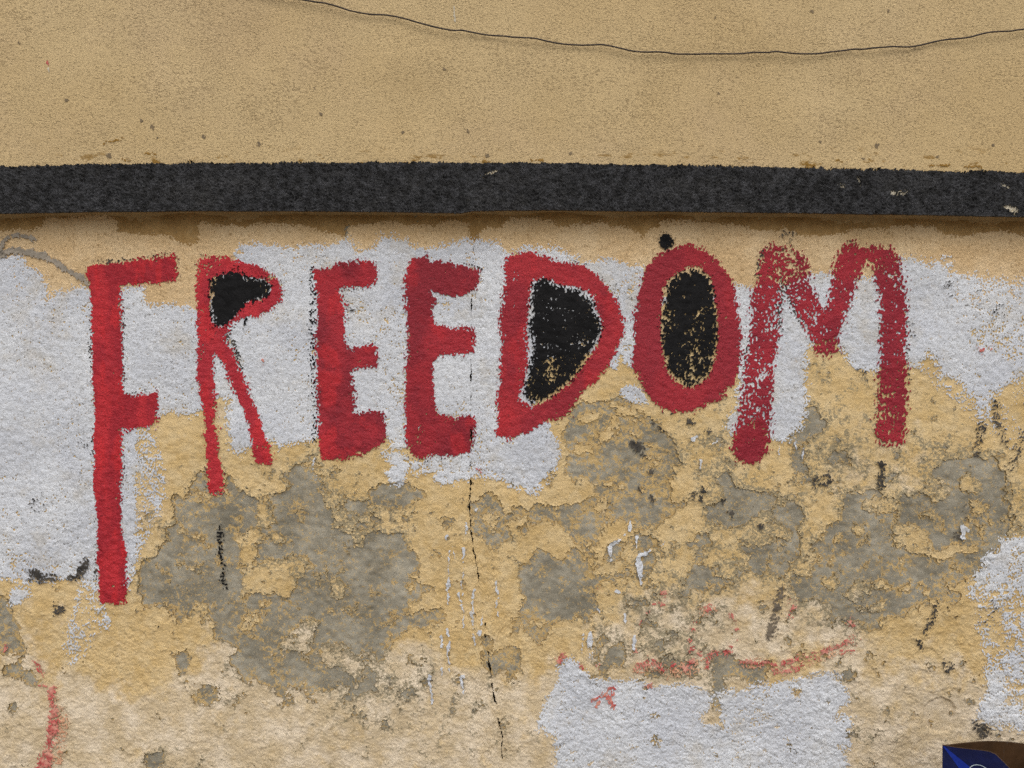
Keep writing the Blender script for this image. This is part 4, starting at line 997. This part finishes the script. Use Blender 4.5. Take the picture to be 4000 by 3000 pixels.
def panel(name, origin, u, width, top, thick, nrm, mat_out, mat_in, parent):
    """upright card panel: top(t) is the height along it; two faces, thickness along nrm (inwards)"""
    ts = np.linspace(0, 1, 33)
    V, F, mats = [], [], []
    for t in ts:
        p = origin + u * (width * t)
        hgt = top(t)
        for q in (p, p + nrm * thick):
            V.append((q[0], q[1], 0.0)); V.append((q[0], q[1], hgt))
    for i in range(len(ts) - 1):
        a, b = i * 4, i * 4 + 4
        F += [(a, b, b + 1, a + 1), (a + 3, b + 3, b + 2, a + 2), (a + 1, b + 1, b + 3, a + 3), (a, a + 2, b + 2, b)]
        mats += [0, 1, 1, 1]
    F += [(0, 1, 3, 2), (len(V) - 4, len(V) - 2, len(V) - 1, len(V) - 3)]; mats += [0, 0]
    o = simple(name, V, F, mat_out, parent)
    o.data.materials.append(mat_in)
    o.data.polygons.foreach_set('material_index', mats)
    return o
zero = np.zeros(3)
FT = [to_panel(px, py, ua) for px, py in ((3681, 2911), (3740, 2921), (3800, 2928), (3850, 2933), (3872, 2938), (3888, 2946), (3905, 2962), (3945, 3003), (3985, 3042))]
FT += [(FT[-1][0] + 0.03, FT[-1][1] - 0.01), (LA - 0.07, FT[-1][1] - 0.01), (LA - 0.03, HB - 0.06), (LA, HB)]
def front_top(t):                                 # low scooped front of a display box
    return float(np.interp(t * LA, [p[0] for p in FT], [p[1] for p in FT]))
ST = [to_panel(px, py, ub) for px, py in ((3681, 2911), (3740, 2903), (3800, 2897), (3860, 2893), (3920, 2895), (3980, 2901), (4040, 2910))]
ST += [(LB, ST[-1][1] - 0.004)] if ST[-1][0] < LB else []
def side_top(t):
    return float(np.interp(t * LB, [p[0] for p in ST], [p[1] for p in ST]))
fr_o = panel('front_panel', zero, ua, LA, front_top, TH, -na, M_BLUE, M_KRAFT, carton)
back_u = ub
pn = np.array([ub[1], -ub[0], 0.0])
panel('side_panel', ub * 0.007, ub, LB - 0.007, lambda t: side_top(t + (1 - t) * 0.007 / LB), TH, pn, M_BLUE, M_KRAFT, carton)
panel('side_panel', ua * LA, ub, LB, lambda t: HB + (side_top(1.0) - HB) * t, TH, -pn, M_BLUE, M_KRAFT, carton)
panel('back_panel', ub * LB, ua, LA, lambda t: side_top(1.0), TH, na, M_BLUE, M_KRAFT, carton)
q0, q1, q2, q3 = zero, ua * LA, ua * LA + ub * LB, ub * LB
simple('base_panel', [(*p[:2], 0.002) for p in (q0, q1, q2, q3)] + [(*p[:2], 0.006) for p in (q0, q1, q2, q3)], [(3, 2, 1, 0), (4, 5, 6, 7), (0, 1, 5, 4), (1, 2, 6, 5), (2, 3, 7, 6), (3, 0, 4, 7)], M_KRAFT, carton)
def on_front(a, z, lift=0.0012):
    p = ua * a + na * lift
    return (p[0], p[1], z)
# printed bright stripe falling from the corner, and the white oval of the emblem
def strip(name, left, right, mat, lift):
    V = [on_front(a, z, lift) for a, z in left] + [on_front(a, z, lift) for a, z in right]
    n = len(left)
    return simple(name, V, [(i, i + n, i + n + 1, i + 1) for i in range(n - 1)], mat, fr_o)
q_ = lambda *pp: [to_panel(px, py, ua) for px, py in pp]
strip('printed_stripe', q_((3684, 2916), (3700, 2936), (3722, 2966), (3746, 3000), (3790, 3065)), q_((3690, 2915), (3716, 2936), (3753, 2966), (3795, 3000), (3875, 3065)), M_BLUE2, 0.0010)
def ring_mesh(name, ca, cz, ra, rz, w, mat, lift):
    n = 64; V, F = [], []
    for q in range(n):
        t = 2 * math.pi * q / n
        for k in (1, 0):
            V.append(on_front(ca + (ra - w * k) * math.cos(t), cz + (rz - w * k) * math.sin(t), lift))
    for q in range(n):
        a, b = 2 * q, 2 * ((q + 1) % n)
        F.append((a, b, b + 1, a + 1))
    return simple(name, V, F, mat, fr_o)
oc = to_panel(3828, 3022, ua); oa = to_panel(3872, 3022, ua)
ring_mesh('printed_oval', oc[0], oc[1], oa[0] - oc[0], 0.017, 0.0011, M_PRINT, 0.0018)
# wooden crate the carton stands on (below the picture)
crate = bpy.data.objects.new('wooden_crate', None)
col.objects.link(crate)
cc0 = corner[:2] + (ua * LA * 0.5 + ub * LB * 0.5)[:2]
crate.location = (cc0[0], cc0[1], 0)
crate.rotation_euler = (0, 0, math.radians(-10))
tag(crate, 'grey wooden slatted crate under the blue cardboard box', 'crate')
cw, cd, chh = 0.23, 0.19, zb0
def slat(name, x0, x1, y0, y1, z0, z1):
    v, f = box_geo(x0, x1, y0, y1, z0, z1)
    simple(name, v, f, M_WOOD, crate)
for sx_ in (-1, 1):
    for sy_ in (-1, 1):
        slat('post', sx_ * cw - 0.015, sx_ * cw + 0.015, sy_ * cd - 0.015, sy_ * cd + 0.015, 0, chh - 0.012)
nsl = 5
for q in range(nsl):
    z0 = 0.03 + q * (chh - 0.10) / (nsl - 1) 
    for sy_ in (-1, 1):
        yy = sy_ * (cd + 0.022)
        slat('slat', -cw - 0.015, cw + 0.015, yy - 0.006, yy + 0.006, z0, z0 + 0.055)
    for sx_ in (-1, 1):
        xx = sx_ * (cw + 0.022)
        slat('slat', xx - 0.006, xx + 0.006, -cd - 0.015, cd + 0.015, z0, z0 + 0.055)
for q in range(5):
    y0 = -cd - 0.02 + q * (2 * cd + 0.04 - 0.07) / 4
    slat('top_board', -cw - 0.025, cw + 0.025, y0, y0 + 0.07, chh - 0.011, chh - 0.0005)
